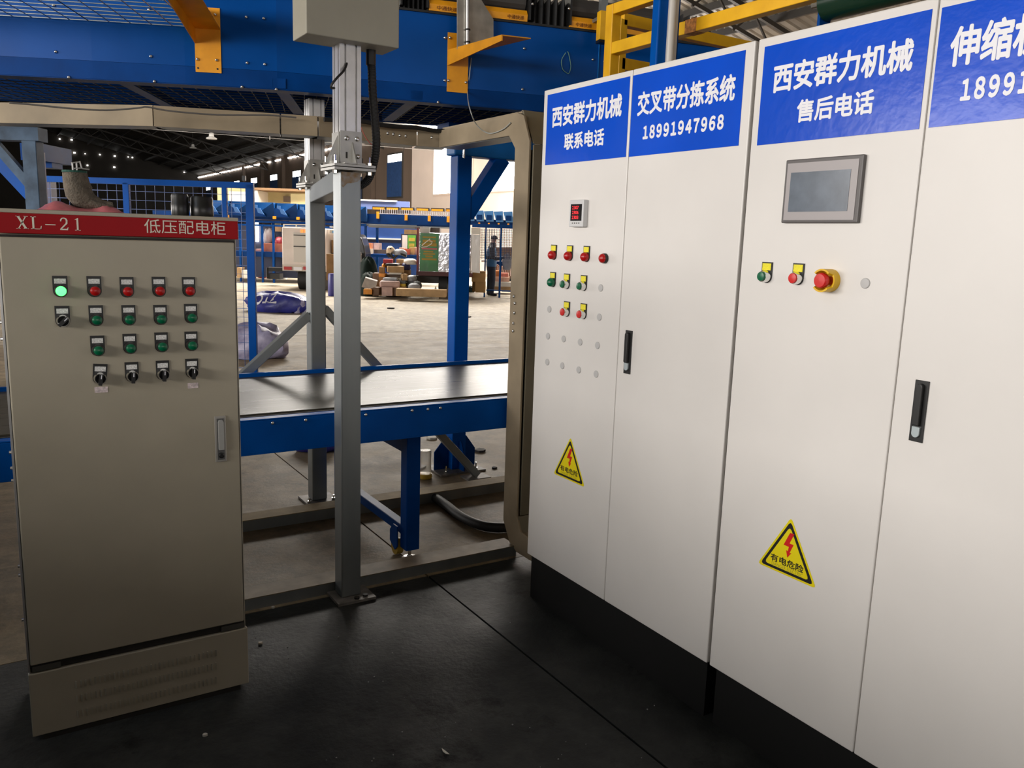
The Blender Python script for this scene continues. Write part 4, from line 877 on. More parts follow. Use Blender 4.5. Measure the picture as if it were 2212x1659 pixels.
# ------------------------------------------------------------------ sacks and litter on the floor
def blob(c, rx, ry, rz, yaw, seed, amp=.16, nu=22, nv=12, flat=.55, pw=.7):
    rnd = random.Random(seed); ph = [rnd.uniform(0, 6.28) for _ in range(8)]; vs = []; fs = []
    for j in range(nv+1):
        th = PI*j/nv-PI/2
        for i in range(nu):
            t = 2*PI*i/nu; k = 1+amp*(math.sin(3*t+ph[0]+2*th)+.7*math.sin(5*t+ph[1]-3*th)+.5*math.sin(8*t+ph[2]+5*th))/2
            ct = abs(math.cos(th))**pw; x, y, zz = rx*ct*math.cos(t)*k, ry*ct*math.sin(t)*k, rz*math.sin(th)*(1+amp*.6*math.sin(4*t+ph[3]+3*th))
            zz = max(zz, -rz*flat)+rz*flat
            vs.append(Vector(c)+Vector((x*math.cos(yaw)-y*math.sin(yaw), x*math.sin(yaw)+y*math.cos(yaw), zz)))
    for j in range(nv):
        for i in range(nu): fs.append((j*nu+i, j*nu+(i+1) % nu, (j+1)*nu+(i+1) % nu, (j+1)*nu+i))
    return MB().add(vs, fs)
BAGB = mat('blue_woven_sack', (.03, .035, .26), .35, var=.3, scale=5, bump=.5, bscale=12)
BAGL = mat('lilac_sack', (.30, .28, .55), .45, var=.45, scale=6, bump=.6, bscale=14, var2=(.62, .58, .75))
c = onZ(592, 676, 0)+FH*.35
t = thing('blue_sack', 'crumpled blue mail sack lying on the open concrete floor', 'sack', c)
blob(c, .72, .34, .26, -YAW-.15, 3, .2).build('sack', BAGB, t, smooth=True); blob(c+RH*.5-FH*.05, .2, .24, .2, -YAW+.3, 5, .3).build('sack_mouth', BAGL, t, smooth=True)
from mathutils.bvhtree import BVHTree
sk = blob(c, .72, .34, .26, -YAW-.15, 3, .2); bvh = BVHTree.FromPolygons(sk.v, sk.f); tm = text_mesh('lettering', 'ZTO', SIGNW, .5, .26, .02); dv = (FH-ZV*.7).normalized(); uv = (ZV+FH*.7).normalized()
for v in tm.vertices:   # printed upside down on the upper side of the sack
    h_ = bvh.ray_cast(c-RH*(.2+v.co.x)-uv*(v.co.z-.1)-dv*1.0, dv, 3); q_ = h_[0] if h_[0] else c
    v.co = q_-dv*.006-c
inst('lettering', tm, t, c)
c = onZ(541, 776, 0)+FH*.25
blob(c, .42, .33, .28, -YAW, 11, .22).build('pale_sack', BAGL, label='pale lilac and blue sack behind the wire fence post', cat='sack', smooth=True)
c = onZ(676, 980, 0)+FH*.1
blob(c, .16, .1, .1, -YAW, 17, .2).build('blue_sack', BAGB, label='dark blue sack under the conveyor beside the rear gate post', cat='sack', smooth=True)
c = onZ(918, 1033, 0)
GLAS = bpy.data.materials.new('clear_plastic'); GLAS.use_nodes = True; b_ = GLAS.node_tree.nodes['Principled BSDF']; b_.inputs['Transmission Weight'].default_value = .9; b_.inputs['Roughness'].default_value = .12; b_.inputs['IOR'].default_value = 1.2; b_.inputs['Base Color'].default_value = (.95, .95, .92, 1)
t = thing('plastic_jar', 'clear plastic jar with a yellow base left beside the blue conveyor leg', 'jar', c)
MB().lathe(c, [(.035, 0), (.045, .012), (.043, .06), (.04, .13), (.042, .19), (.036, .2), (.032, .2)], 20).build('jar', GLAS, t, smooth=True)
MB().lathe(c+ZV*.001, [(.046, .002), (.05, .012), (.047, .035), (.03, .037)], 20).build('base', mat('amber_base', (.55, .36, .05), .3), t, smooth=True)
SCR = mat('dark_scrap', (.03, .022, .02), .8); SCL = mat('pale_scrap', (.6, .57, .5), .7)
def scrap(px, py, w, l, m, lab, name='scrap', cat='litter', seed=0):
    c = onZ(px, py, 0); k = random.Random(seed*7+px); s = MB(); n = 7
    pts = [Vector((c.x, c.y, .001))+RH*(w/2*math.cos(2*PI*i/n)*k.uniform(.6, 1.1))+FH*(l/2*math.sin(2*PI*i/n)*k.uniform(.6, 1.1)) for i in range(n)]
    s.prism(pts, (0, 0, .006+.1*min(w, l))).build(name, m, label=lab, cat=cat, group='litter on the floor')
scrap(1038, 975, .12, .1, SCR, 'dark torn scrap on the bright floor right of the blue column'); scrap(933, 948, .1, .1, SCL, 'pale wrapper on the floor left of the blue column foot', 'wrapper')
scrap(579, 757, .22, .2, SCR, 'dark leaf-like scrap beyond the conveyor left of the rear gate post'); scrap(552, 644, .4, .3, SCL, 'pale paper scrap on the floor behind the blue sack', 'paper_scrap')
scrap(1012, 1590-905, .15, .25, SCR, 'small dark scrap on the far floor right of the blue column'); scrap(845, 667, .25, .2, SCR, 'thin dark scrap on the far floor in front of the parcels')
scrap(443, 1590, .018, .016, SCL, 'small square pale scrap on the dark floor before the beige cabinet'); scrap(1068, 1042-30, .05, .04, SCR, 'little dark chip on the floor beside the trunking')
a = [onZ(x, y, .002) for x, y in ((954, 1617), (957, 1624), (963, 1629), (971, 1630), (966, 1626), (960, 1621))]
MB().prism(a, (0, 0, .002)).build('paper_curl', SCL, label='curved white paper curl on the dark floor at the bottom', cat='litter', group='litter on the floor')
scrap(562, 1391, .02, .012, SCL, 'narrow pale chip on the dark floor right of the beige cabinet'); scrap(590, 1314, .02, .015, SCL, 'torn pale tab on the floor at the end of the front duct')
s = MB(); rg = random.Random(5)
for k in range(46):
    q = onZ(rg.uniform(540, 1450), rg.uniform(1300, 1659), 0)
    if q.x > 1.98 or (q.x < .75 and q.y > 2.8): continue
    w = rg.uniform(.0008, .0022); s.box(q.x-w, q.x+w*rg.uniform(.6, 1.6), q.y-w, q.y+w, .0005, .003)
s.build('floor_grit', mat('grey_grit', (.3, .3, .29), .8), label='pale grit specks scattered over the dark floor', cat='grit', kind='stuff')
# thick black hose on the floor
pt = [onZ(x, y, .03) for x, y in ((905, 1062), (935, 1072), (965, 1092), (990, 1112), (1020, 1128), (1055, 1138), (1095, 1139), (1130, 1130))]
MB().tube(smooth(pt, 8), .028, 12).build('floor_hose', RUBB, label='thick black hose curving over the floor from duct to trunking', cat='hose', smooth=True)

# ------------------------------------------------------------------ far side of the hall
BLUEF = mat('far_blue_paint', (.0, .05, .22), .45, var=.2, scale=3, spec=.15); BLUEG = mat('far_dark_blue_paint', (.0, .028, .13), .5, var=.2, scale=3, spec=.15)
def fbox(px0, py0, px1, py1, v, dep, s=None, skew=0.):
    """box whose front face at view depth v spans the pixel rectangle, extending dep further away"""
    s = s or MB(); A, B = onV(px0, py1, v), onV(px1, py0, v); A2 = onV(px0, py0, v); B2 = onV(px1, py1, v)
    u0, u1 = (A.dot(RH)+A2.dot(RH))/2, (B.dot(RH)+B2.dot(RH))/2; z0, z1 = (A.z+B2.z)/2, (B.z+A2.z)/2
    z0 = max(z0, 0)
    c = RH*((u0+u1)/2)+FH*(v+dep/2)+ZV*((z0+z1)/2); ca, sa = math.cos(skew), math.sin(skew)
    return s.obox(c, (RH*ca+FH*sa)*((u1-u0)/2), (FH*ca-RH*sa)*(dep/2), ZV*((z1-z0)/2))
def floorv(px, py): p = onZ(px, py, 0); return p.dot(FH)
CART = mat('cardboard', (.30, .17, .07), .75, var=.2, scale=5); CARTL = mat('pale_cardboard', (.42, .27, .13), .75, var=.2, scale=5)
def colmat(nm, c, r=.5): return mat(nm, c, r, var=.18, scale=6)

# far sorter loop --------------------------------------------------------------
SV = 28.6
FS = thing('far_sorter', 'distant blue sorter loop with chutes across the far side of the hall', 'sorter', onV(800, 500, SV)*Vector((1, 1, 0)).length*0+Vector((onV(800, 500, SV).x, onV(800, 500, SV).y, 0)))
fbox(330, 462, 790, 474, SV, .9).build('beam', BLUEG, FS); fbox(785, 465, 1004, 486, SV, .9).build('beam', BLUEG, FS); fbox(1000, 478, 1330, 490, SV, .9).build('beam', BLUEG, FS)
fbox(330, 476, 790, 481, SV-.1, .12).build('lower_rail', BLUEF, FS); fbox(760, 486, 1004, 491, SV+.3, .2).build('lower_rail', GALV, FS)
px = 440
while px < 780:   # left chutes: sloping wedge with a pale notched cheek
    y0 = 431+(px-440)*.045; s = MB(); A = [onV(x, y, SV-.5) for x, y in ((px, y0), (px+50, y0+2), (px+50, y0+34), (px, y0+32))]
    B = [onV(x, y, SV) for x, y in ((px, y0), (px+50, y0+2), (px+50, y0+34), (px, y0+32))]
    s.hexa([A[3]+FH*.3, A[2]+FH*.3, B[2]+FH*.3, B[3]+FH*.3, A[0]+FH*.45, A[1]+FH*.0, B[1]+FH*.3, B[0]+FH*.3]).build('chute', mat('chute_blue', (.002, .048, .17), .45, var=.2, scale=3, spec=.2), FS)
    ck = [onV(x, y, SV-.52) for x, y in ((px+8, y0+6), (px+15, y0+7), (px+15, y0+13), (px+21, y0+14), (px+30, y0+28), (px+17, y0+24), (px+14, y0+15), (px+8, y0+12))]
    MB().prism(ck, FH*.06).build('chute_cheek', mat('pale_blue_plate', (.04, .12, .3), .45), FS)
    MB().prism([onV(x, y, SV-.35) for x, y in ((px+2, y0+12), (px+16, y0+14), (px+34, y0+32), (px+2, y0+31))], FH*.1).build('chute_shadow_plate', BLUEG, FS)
    px += 50
for k in range(15):   # right chutes: hoods over dark openings
    x = 1003+k*21; y0 = 454+k*.7
    P_ = [onV(a, b, SV-.3) for a, b in ((x, y0+1), (x+20, y0), (x+21.5, y0+23), (x+6, y0+23))]
    MB().prism(P_, FH*.5).build('chute', mat('hood_blue', (.06, .22, .5), .4, var=.2, scale=3), FS); fbox(x+6, y0+9, x+17, y0+20, SV-.34, .05).build('chute_mouth', BLUEG, FS)
    fbox(x+9, y0+26, x+13, y0+31, SV-.32, .1).build('orange_box', ORNG, FS)
for x in (490, 544, 592, 643): fbox(x-3, 464+(x-490)*.03, x+3, 470+(x-490)*.03, SV-.55, .1).build('orange_box', ORNG, FS)
for k, x in enumerate((804, 834, 866, 899, 931, 963, 995)): fbox(x, 446+k*.9, x+28, 452+k*.9, SV+.1, .6).build('carrier', BLK, FS); fbox(x+1, 448+k*.9, x+26, 452.5+k*.9, SV+.08, .02).build('orange_skirt', ORNG, FS)
for x, y in ((816, 464), (877, 468), (927, 470), (968, 472)): fbox(x-3, y-7, x+3, y+8, SV-.06, .05).build('orange_bracket', ORNG, FS)
s = MB()
for k in range(40): x = 822+k*4.7; a, b = onV(x, 450+k*.3, SV-.12), onV(x, 461+k*.25, SV-.12); s.bar(a, b, .018, .018)
a, b = onV(818, 461, SV-.12), onV(1004, 467, SV-.12); s.bar(a, b, .025, .025); s.build('guard_rail', mat('pale_rail', (.5, .5, .55), .4), FS, kind='stuff')
for x in (333, 460, 590, 700, 790, 815, 1010, 1160): vpost(x-2.5, x+2.5, 480, SV+.4, FS, BLUEF, name='leg', dep=.1)
# cream cabin and blue upper panels beyond
t = thing('site_cabin', 'cream-painted open cabin showing above the far sorter', 'cabin', Vector((*onV(600, 500, 36).xy, 0)))
YLW = mat('cream_panel', (.62, .52, .26), .6, var=.15, scale=1); WHP = mat('white_panel', (.8, .76, .68), .6)
fbox(470, 408, 678, 470, 37.5, .1).build('back_panel', YLW, t); fbox(543, 411, 557, 470, 36, 1.5).build('end_panel', WHP, t); fbox(495, 414, 543, 470, 36, .1).build('side_panel', WHP, t)
fbox(545, 407, 676, 412, 35.9, 1.7).build('roof_edge', mat('rusty_edge', (.3, .17, .08), .7), t); fbox(612, 424, 630, 436, 37.3, .2).build('opening', WBROWN, t); fbox(628, 419, 662, 470, 36.6, .2).build('inner_panel', YLW, t)
for x in (548, 672): vpost(x-2, x+2, 430, 37.6, t, STEEL, name='leg')
t = thing('mezzanine_panel', 'blue and white panelled mezzanine edge under the brown wall', 'panel', Vector((*onV(830, 500, 33).xy, 0)))
fbox(735, 433, 884, 452, 33, .2).build('panel', mat('slate_blue_panel', (.08, .11, .25), .5), t); fbox(735, 431, 856, 434, 32.9, .3).build('rail', WHP, t)
for x in (740, 780, 830, 880): vpost(x-2, x+2, 445, 33.2, t, STEEL, name='leg')
# blue partition with a pale line
t = thing('blue_partition', 'blue sheet partition with a pale stripe behind the parcels', 'partition', Vector((*onV(840, 600, 30).xy, 0)))
PNL = mat('partition_blue', (.03, .07, .23), .5, var=.15, scale=1.5, spec=.15); PND = mat('partition_dark', (.045, .05, .09), .6)
fbox(735, 487, 905, 514, 30, .1).build('upper_sheet', PNL, t); fbox(735, 514, 905, 517, 29.95, .12).build('stripe', WHP, t); fbox(735, 517, 905, 524, 30, .1).build('mid_sheet', PND, t); fbox(735, 524, 905, 592, 30, .1).build('lower_sheet', PNL, t)
t = thing('work_bench', 'brown-fronted blue bench along the partition', 'bench', Vector((*onV(840, 600, 28).xy, 0)))
fbox(780, 550, 905, 556, 27.6, 1.0).build('top', BLUEG, t); fbox(808, 540, 862, 550, 28.4, .4).build('back_board', WBROWN, t)
for x in (782, 850, 903): vpost(x-2, x+2, 551, 27.8, t, BLUEG, name='leg')
for x0, y0, x1, y1, v, m, lab in ((792, 525, 802, 543, 27.9, colmat('orange_carton', (.6, .22, .1)), 'tall orange carton on the bench beside the blue post'), (788, 537, 802, 550, 27.8, colmat('cream_carton', (.75, .6, .4)), 'cream cartons pile on the bench end'),
        (808, 525, 820, 540, 28.5, colmat('pink_white_carton', (.85, .62, .55)), 'pink and white carton standing on the bench back board'), (862, 535, 872, 550, 27.8, colmat('pale_carton', (.75, .5, .38)), 'pale carton at left of the bench row'),
        (872, 538, 885, 550, 27.7, colmat('red_carton', (.5, .08, .03)), 'red carton in the bench row'), (884, 535, 895, 550, 27.8, colmat('tan_carton', (.6, .34, .12)), 'tan carton right of the red one on the bench'), (894, 534, 904, 550, 27.9, colmat('pink_carton', (.7, .42, .3)), 'pink carton at right end of the bench row')):
    fbox(x0, y0, x1, y1, v, .45).build('carton', m, label=lab, cat='carton', group='cartons on the far bench')
t = thing('display_rack', 'rack of white and green printed packs behind the foil-covered truck', 'rack', Vector((*onV(880, 600, 28.8).xy, 0)))
fbox(866, 506, 904, 552, 28.7, .4).build('frame', PND, t); fbox(869, 508, 880, 537, 28.6, .1).build('pack', WHP, t); fbox(881, 508, 898, 537, 28.6, .1).build('pack', colmat('lime_green_pack', (.12, .4, .06)), t); fbox(883, 514, 896, 521, 28.58, .02).build('print', colmat('ochre_print', (.5, .4, .05)), t); fbox(883, 526, 895, 533, 28.58, .02).build('print', colmat('ochre_print', (.5, .4, .05)), t)
for x in (868, 902): vpost(x-1.5, x+1.5, 552, 28.9, t, PND, name='leg')
fbox(873, 496, 903, 506, 28.7, .4).build('carton', CARTL, label='tan carton on top of the printed-pack rack', cat='carton')

# white box van seen from behind ------------------------------------------------
VVN = 24.2
va = thing('box_van', 'small white box van parked by the blue racks', 'van', Vector((*onV(652, 614, VVN).xy, 0)))
VW = mat('van_white', (.75, .66, .60), .4, var=.06, scale=3); 
fbox(609, 492, 702, 577, VVN, 1.9).build('cargo_box', VW, va, bevel=.03)
fbox(610, 573, 702, 586, VVN-.04, .3).build('bumper', mat('van_trim', (.62, .56, .48), .5), va)
dr = fbox(634, 503, 692, 567, VVN-.03, .04).build('door', mat('van_door', (.62, .58, .52), .4), va)
fbox(634, 532, 692, 534, VVN-.05, .02).build('rib', STEEL, dr); fbox(634, 508, 692, 509.5, VVN-.05, .02).build('rib', STEEL, dr)
for x0, x1 in ((613, 630), (655, 672)): fbox(x0, 576, x1, 583, VVN-.07, .03).build('tail_lamp', REDC, va)
for x0, x1 in ((649, 655), (657, 664)): fbox(x0, 496, x1, 503, VVN-.03, .03).build('marker_lamp', mat('orange_lamp', (1, .32, .04), .3, emit=.6), va)
fbox(634, 577, 652, 584, VVN-.06, .02).build('number_plate', SIGNW, va)
for x in (657, 697):
    c = onV(x, 600, VVN+.35); c.z = .3
    MB().cyl(c-RH*.12, c+RH*.12, .3, n=24).build('wheel', RUBB, va, smooth=True)
fbox(640, 580, 700, 590, VVN+.2, 1.2).build('chassis', STEEL, va)
s = MB()
for y in (485, 490): s.bar(onV(612, y, VVN+.1), onV(702, y+1, VVN+.1), .03, .03)
for x in (613, 640, 668, 700): s.bar(onV(x, 485, VVN+.1), onV(x, 493, VVN+.1), .03, .03)
s.build('roof_rail', WHP, va)
# awning vehicle and clutter between the posts
t = thing('covered_cart', 'cart with a white and blue awning half hidden by the near gate post', 'cart', Vector((*onV(730, 610, 25).xy, 0)))
fbox(712, 497, 745, 505, 24.6, 1.2).build('awning', WHP, t); fbox(718, 499, 745, 504, 24.55, .05).build('awning_stripe', mat('sky_stripe', (.1, .4, .8), .4), t); fbox(712, 489, 745, 492, 24.6, 1.2).build('roof_bar', WHP, t)
fbox(712, 508, 720, 545, 25.6, .2).build('side_board', colmat('dark_brown_board', (.1, .03, .01)), t); fbox(712, 545, 770, 575, 25.0, .8).build('bed', STEEL, t)
for x in (714, 762): vpost(x-1.5, x+1.5, 500, 25.2, t, STEEL, name='post', dep=.05)
fbox(716, 519, 735, 546, 24.9, .3).build('carton', CARTL, label='upright tan carton on the covered cart', cat='carton')
fbox(703, 549, 722, 606, 24.0, .3, skew=.2).build('carton', CART, label='large brown carton leaning under the awning', cat='carton')
c = onV(722, 626, 1.64*1773/(627-497)); c.z = 0
MB().lathe(c, [(.16, 0), (.17, .02), (.165, .55), (.15, .6), (.14, .6)], 20).build('blue_bin', mat('indigo_plastic', (.03, .03, .2), .4), label='dark blue plastic bin beside the near gate post', cat='bin', smooth=True)
t = thing('black_vehicle', 'rounded black vehicle front behind the near gate post', 'vehicle', Vector((*onV(776, 600, 26.2).xy, 0)))
prof = [onV(x, y, 26.2) for x, y in ((740, 505), (775, 506), (781, 515), (786, 530), (789, 548), (789, 566), (740, 570))]
MB().prism(prof, FH*1.0).build('body', mat('black_car_paint', (.01, .01, .01), .25), t, bevel=.03)
c = onV(770, 560, 26.3); c.z = .28; MB().cyl(c-FH*.05, c+FH*.15, .28, n=20).build('wheel', RUBB, t)

# blue racks on the left -----------------------------------------------------------
t = thing('parcel_rack', 'blue steel parcel rack behind the white van', 'rack', Vector((*onV(590, 600, 27.4).xy, 0)))
for x in (518, 545, 566, 590, 676, 715): vpost(x-2, x+2, 487, 27.4, t, BLUEF, name='post', dep=.08)
fbox(500, 486, 716, 490, 27.4, .08).build('rail', BLUEF, t); fbox(500, 545, 716, 556, 27.4, 1.4).build('shelf', BLUEG, t); fbox(505, 489, 715, 600, 29.2, .05).build('back_sheet', PND, t)
for x in (547, 553.5): fbox(x, 480, x+4.5, 522, 29.1, .05).build('light_slot', PANE, t)
fbox(586, 477, 606, 487, 29.15, .04).build('panel', YLW, t); fbox(625, 474, 650, 479, 29.1, .04).build('panel', YLW, t)
for x0, y0, x1, y1, v, m, lab, nm in ((590, 513, 609, 529, 27.9, colmat('maroon_cloth', (.2, .01, .02)), 'maroon sack on the blue rack shelf', 'sack'), (568, 526, 609, 545, 27.7, colmat('brick_carton', (.42, .13, .07)), 'brick-coloured carton on the blue rack shelf', 'carton'),
        (551, 538, 566, 545, 27.6, colmat('pinkish_parcel', (.55, .25, .2)), 'small pinkish parcel at left on the blue rack shelf', 'parcel'), (565, 495, 590, 526, 28.3, colmat('grey_violet_sack', (.28, .24, .24)), 'grey sack standing at the back of the blue rack', 'sack'), (594, 488, 607, 500, 28.4, CARTL, 'tan carton high on the blue rack', 'carton')):
    (fbox(x0, y0, x1, y1, v, .5) if nm != 'sack' else blob(RH*onV((x0+x1)/2, y1, v).dot(RH)+FH*(v+.25)+ZV*onV((x0+x1)/2, y1, v).z, (x1-x0)/2/1773*v, .25, (y1-y0)/1.5/1773*v, -YAW, x0, .12)).build(nm, m, label=lab, cat=nm, smooth=nm == 'sack')
c = onZ(567, 601, 0); MB().lathe(c, [(.06, 0), (.17, .03), (.2, .14), (.16, .26), (.08, .3), (.09, .42), (.02, .44)], 18).build('red_pot', mat('red_enamel', (.4, .03, .01), .35), label='round red pot on the floor under the blue rack', cat='pot', smooth=True)
c = onZ(598, 603, 0)
t = thing('black_barrow', 'black tray barrow on the floor between red pot and van', 'barrow', c)
fbox(576, 578, 606, 586, 25.6, .5, skew=.25).build('tray', BLK, t); fbox(580, 591, 604, 603, 25.7, .4).build('box', BLK, t); MB().bar(onV(578, 578, 25.6), onV(578, 602, 25.6), .05, .05).build('leg', BLK, t)
blob(onZ(609, 604, 0), .18, .15, .16, 0, 31, .2).build('white_bag', WHP, label='small white bag on the floor left of the van wheel', cat='bag', smooth=True)
for x0, y0, x1, y1, m, lab in ((512, 578, 520, 600, CARTL, 'tan carton under the blue rack next to the fence post'), (522, 584, 538, 590, WHP, 'flat white parcel under the blue rack')): fbox(x0, y0, x1, 600 if y1 > 595 else 600, 27.0, .4).build('carton', m, label=lab, cat='carton')

# foil-covered truck with the green banner ------------------------------------------
TV = 22.9
tk = thing('foil_truck', 'flatbed truck wrapped in silver foil with a green banner', 'truck', Vector((*onV(960, 620, TV).xy, 0)))
FOIL = mat('silver_foil', (.6, .6, .62), .2, .9, bump=1., bscale=9, var=.15, scale=5); 
fbox(905, 504, 1018, 589, TV, 3.2).build('foil_cover', FOIL, tk, bevel=.02)
MB().prism([onV(1018, 506, TV), onV(1037, 507, TV), onV(1036, 590, TV), onV(1018, 588, TV)], FH*.02+RH*.01).build('side_flap', mat('pale_foil', (.75, .73, .7), .3, .3, bump=.6, bscale=9), tk)
bn = fbox(907, 504, 947, 586, TV-.03, .02).build('banner', mat('green_banner', (.02, .19, .03), .3, var=.2, scale=3, bump=.3, bscale=6), tk)
OCH = mat('ochre_lettering', (.38, .24, .01), .5)
for y0, y1, x0, x1 in ((511, 514, 913, 942), (518, 524, 913, 941), (525, 532, 911, 943), (542, 545, 915, 936), (547, 550, 914, 940), (552, 556, 919, 935), (558, 562, 911, 943)): fbox(x0, y0, x1, y1, TV-.035, .004).build('banner_print', OCH, bn)
fbox(911, 536, 944, 539, TV-.035, .004).build('banner_print', mat('pink_print', (.55, .12, .14), .5), bn); MB().tube([onV(x, y, TV-.04) for x, y in ((910, 534), (922, 533), (932, 527), (934, 522), (928, 520), (929, 516), (918, 525), (911, 531))], .012, 6).build('banner_emblem', WHP, bn)
fbox(899, 588, 1020, 597, TV, 3.2).build('bed', mat('dark_red_steel', (.09, .012, .01), .5), tk); fbox(900, 492, 904, 590, TV, .06).build('corner_post', mat('red_post', (.2, .02, .02), .5), tk)
fbox(900, 487, 1004, 490, TV, .08).build('top_bar', BLUEG, tk); fbox(907, 491, 928, 503, TV+.1, .4).build('roof_box', WHP, tk); fbox(930, 492, 950, 503, TV+.3, .4).build('roof_box', WBROWN, tk); fbox(1018, 492, 1038, 506, TV+.05, .05).build('end_grille', WHP, tk)
fbox(895, 597, 1000, 612, TV+.5, 2.2).build('chassis', STEEL, tk)
for x in (957, 1000): c = onV(x, 612, TV+.4); c.z = .33; MB().cyl(c-RH*.1, c+RH*.14, .33, n=24).build('wheel', RUBB, tk, smooth=True)
t_ = onV(941, 612, TV-.3); MB().lathe(Vector((t_.x, t_.y, 0)), [(.1, 0), (.09, .03), (.035, .25), (.02, .3), (.02, .33)], 12).build('white_cone', WHP, label='thin white cone standing before the truck wheel', cat='cone')

# heap of parcels ----------------------------------------------------------------------
G = 'parcels heaped in front of the truck'
M_ = {'kraft': CART, 'tan': CARTL, 'pink': colmat('pink_film', (.5, .34, .3)), 'white': WHP, 'black': BLK, 'red': colmat('red_box', (.45, .02, .03)), 'orange': colmat('orange_parcel', (.7, .26, .02)), 'grey': colmat('grey_film', (.28, .29, .31)), 'dgrey': colmat('dark_grey_film', (.07, .08, .085)),
      'navy': colmat('navy_film', (.02, .022, .1)), 'yellow': colmat('yellow_box', (.65, .45, .01)), 'green': mat('dark_green_tarp', (.004, .013, .009), .6, var=.2, scale=6, spec=.15), 'brown': colmat('dark_kraft', (.14, .075, .035)), 'greyc': colmat('greyish_carton', (.34, .29, .25))}
items = [ # px0 py0 px1 py1 depth thick material kind skew label
 (855, 625, 963, 641, 21.4, .35, 'tan', 'carton', .0, 'long tan carton lying flat along the front of the heap'),
 (823, 621, 846, 639, 21.8, .4, 'pink', 'carton', .1, 'pink carton with a red lower edge at the foot of the heap'),
 (846, 622, 857, 639, 21.95, .4, 'brown', 'carton', .0, 'dark brown carton between the pink carton and the long carton'),
 (803, 621, 822, 637, 21.8, .4, 'brown', 'carton', -.2, 'dark brown carton left of the pink carton'),
 (784, 625, 802, 636, 21.7, .3, 'orange', 'parcel', .1, 'orange parcel on the floor at the left foot of the heap'),
 (818, 607, 862, 622, 21.9, .5, 'pink', 'film_parcel', .1, 'shiny pinkish film-wrapped parcel in the middle of the heap'),
 (826, 600, 858, 608, 22.0, .4, 'grey', 'film_parcel', .0, 'grey bubble-wrapped parcel on the pink film parcel'),
 (862, 606, 876, 613, 22.1, .4, 'dgrey', 'carton', .0, 'dark grey flat box above the yellow box'),
 (862, 613, 876, 619, 22.1, .4, 'yellow', 'carton', .0, 'yellow flat box low in the heap'),
 (864, 619, 878, 638, 22.05, .4, 'kraft', 'carton', .0, 'brown carton under the yellow flat box'),
 (865, 592, 876, 606, 22.15, .35, 'tan', 'carton', .3, 'small tan cube carton right of the middle of the heap'),
 (839, 588, 866, 593, 22.35, .45, 'white', 'foam_sheet', .1, 'white foam sheet under the large tan carton'),
 (833, 575, 868, 589, 22.3, .5, 'tan', 'carton', .25, 'large tan carton near the top of the heap'),
 (832, 569, 859, 575, 22.4, .5, 'black', 'film_parcel', .0, 'black film parcel under the red box'),
 (826, 560, 846, 569, 22.5, .4, 'red', 'carton', .1, 'red box on top of the heap'),
 (823, 570, 833, 578, 22.5, .35, 'orange', 'film_parcel', .2, 'orange bag beside the black film parcel'),
 (817, 577, 829, 591, 22.4, .35, 'kraft', 'carton', .1, 'brown carton with a white strip at the left of the heap'),
 (818, 591, 831, 598, 22.3, .4, 'orange', 'carton', .0, 'flat orange box under the brown carton with a white strip'),
 (818, 598, 830, 639, 22.45, .4, 'kraft', 'carton', .0, 'tall brown carton buried behind the pink film parcel'),
 (805, 590, 818, 639, 22.5, .4, 'brown', 'carton', .0, 'tall dark brown carton beside the green tarpaulin'),
 (830, 593, 866, 640, 22.6, .5, 'brown', 'carton', .0, 'broad dark brown carton in the core of the heap'),
 (867, 606, 884, 640, 22.7, .4, 'brown', 'carton', .0, 'broad brown carton at the back right of the heap'),
 (866, 569, 884, 584, 22.75, .4, 'navy', 'film_parcel', .0, 'navy film parcel below the white bag'),
 (868, 584, 884, 606, 22.7, .4, 'kraft', 'carton', .0, 'brown carton below the navy film parcel'),
 (856, 560, 872, 569, 23.2, .4, 'tan', 'carton', .0, 'tan carton at the back top of the heap'),
 (848, 569, 872, 606, 23.1, .4, 'brown', 'carton', .0, 'dark carton at the back under the tan carton'),
 (870, 560, 897, 572, 22.75, .5, 'white', 'film_parcel', .1, 'big white bag at the top right of the heap'),
 (876, 596, 897, 609, 22.2, .5, 'grey', 'film_parcel', .0, 'grey soft parcel on the right of the heap'),
 (876, 609, 908, 626, 22.1, .5, 'dgrey', 'film_parcel', .0, 'dark grey plastic sack at the right foot of the heap'),
 (880, 614, 906, 628, 21.85, .3, 'grey', 'film_parcel', .0, 'crumpled pale film spilling over the long carton'),
 (846, 601, 866, 607, 22.25, .3, 'white', 'foam_sheet', .0, 'white foam pieces beside the bubble wrap')]
for x0, y0, x1, y1, v, th, m, nm, sk, lab in items:
    if nm == 'film_parcel' and any(k in lab for k in ('bag', 'sack', 'soft', 'crumpled')):
        c = onV((x0+x1)/2, y1, v); h = (y1-y0)/1773*v; rx = (x1-x0)/2/1773*v
        blob(RH*c.dot(RH)+FH*(v+th/2)+ZV*max(c.z, 0), rx*1.05, th/2, h/1.5, -YAW, int(x0*3+y0), .06, 20, 12, .6, .5).build(nm, M_[m], label=lab, cat='parcel', group=G, smooth=True)
    else: fbox(x0, y0, x1, y1, v, th, skew=sk).build(nm, M_[m], label=lab, cat='carton' if nm == 'carton' else 'parcel', group=G, bevel=.05 if nm == 'film_parcel' else .006, smooth=nm == 'film_parcel')
MB().prism([onV(x, y, 21.75) for x, y in ((781, 620), (789, 600), (815, 608), (812, 620), (797, 624))], FH*.06+ZV*.03).build('flattened_carton', M_['greyc'], label='greyish flattened carton leaning at the left of the heap', cat='carton', group=G)
c = onV(797, 606, 22.9); blob(Vector((c.x, c.y, 0)), .26, .3, .42, -YAW, 77, .12, flat=.5).build('tarpaulin', M_['green'], label='dark green tarpaulin bundle at the left of the heap', cat='tarpaulin', smooth=True)
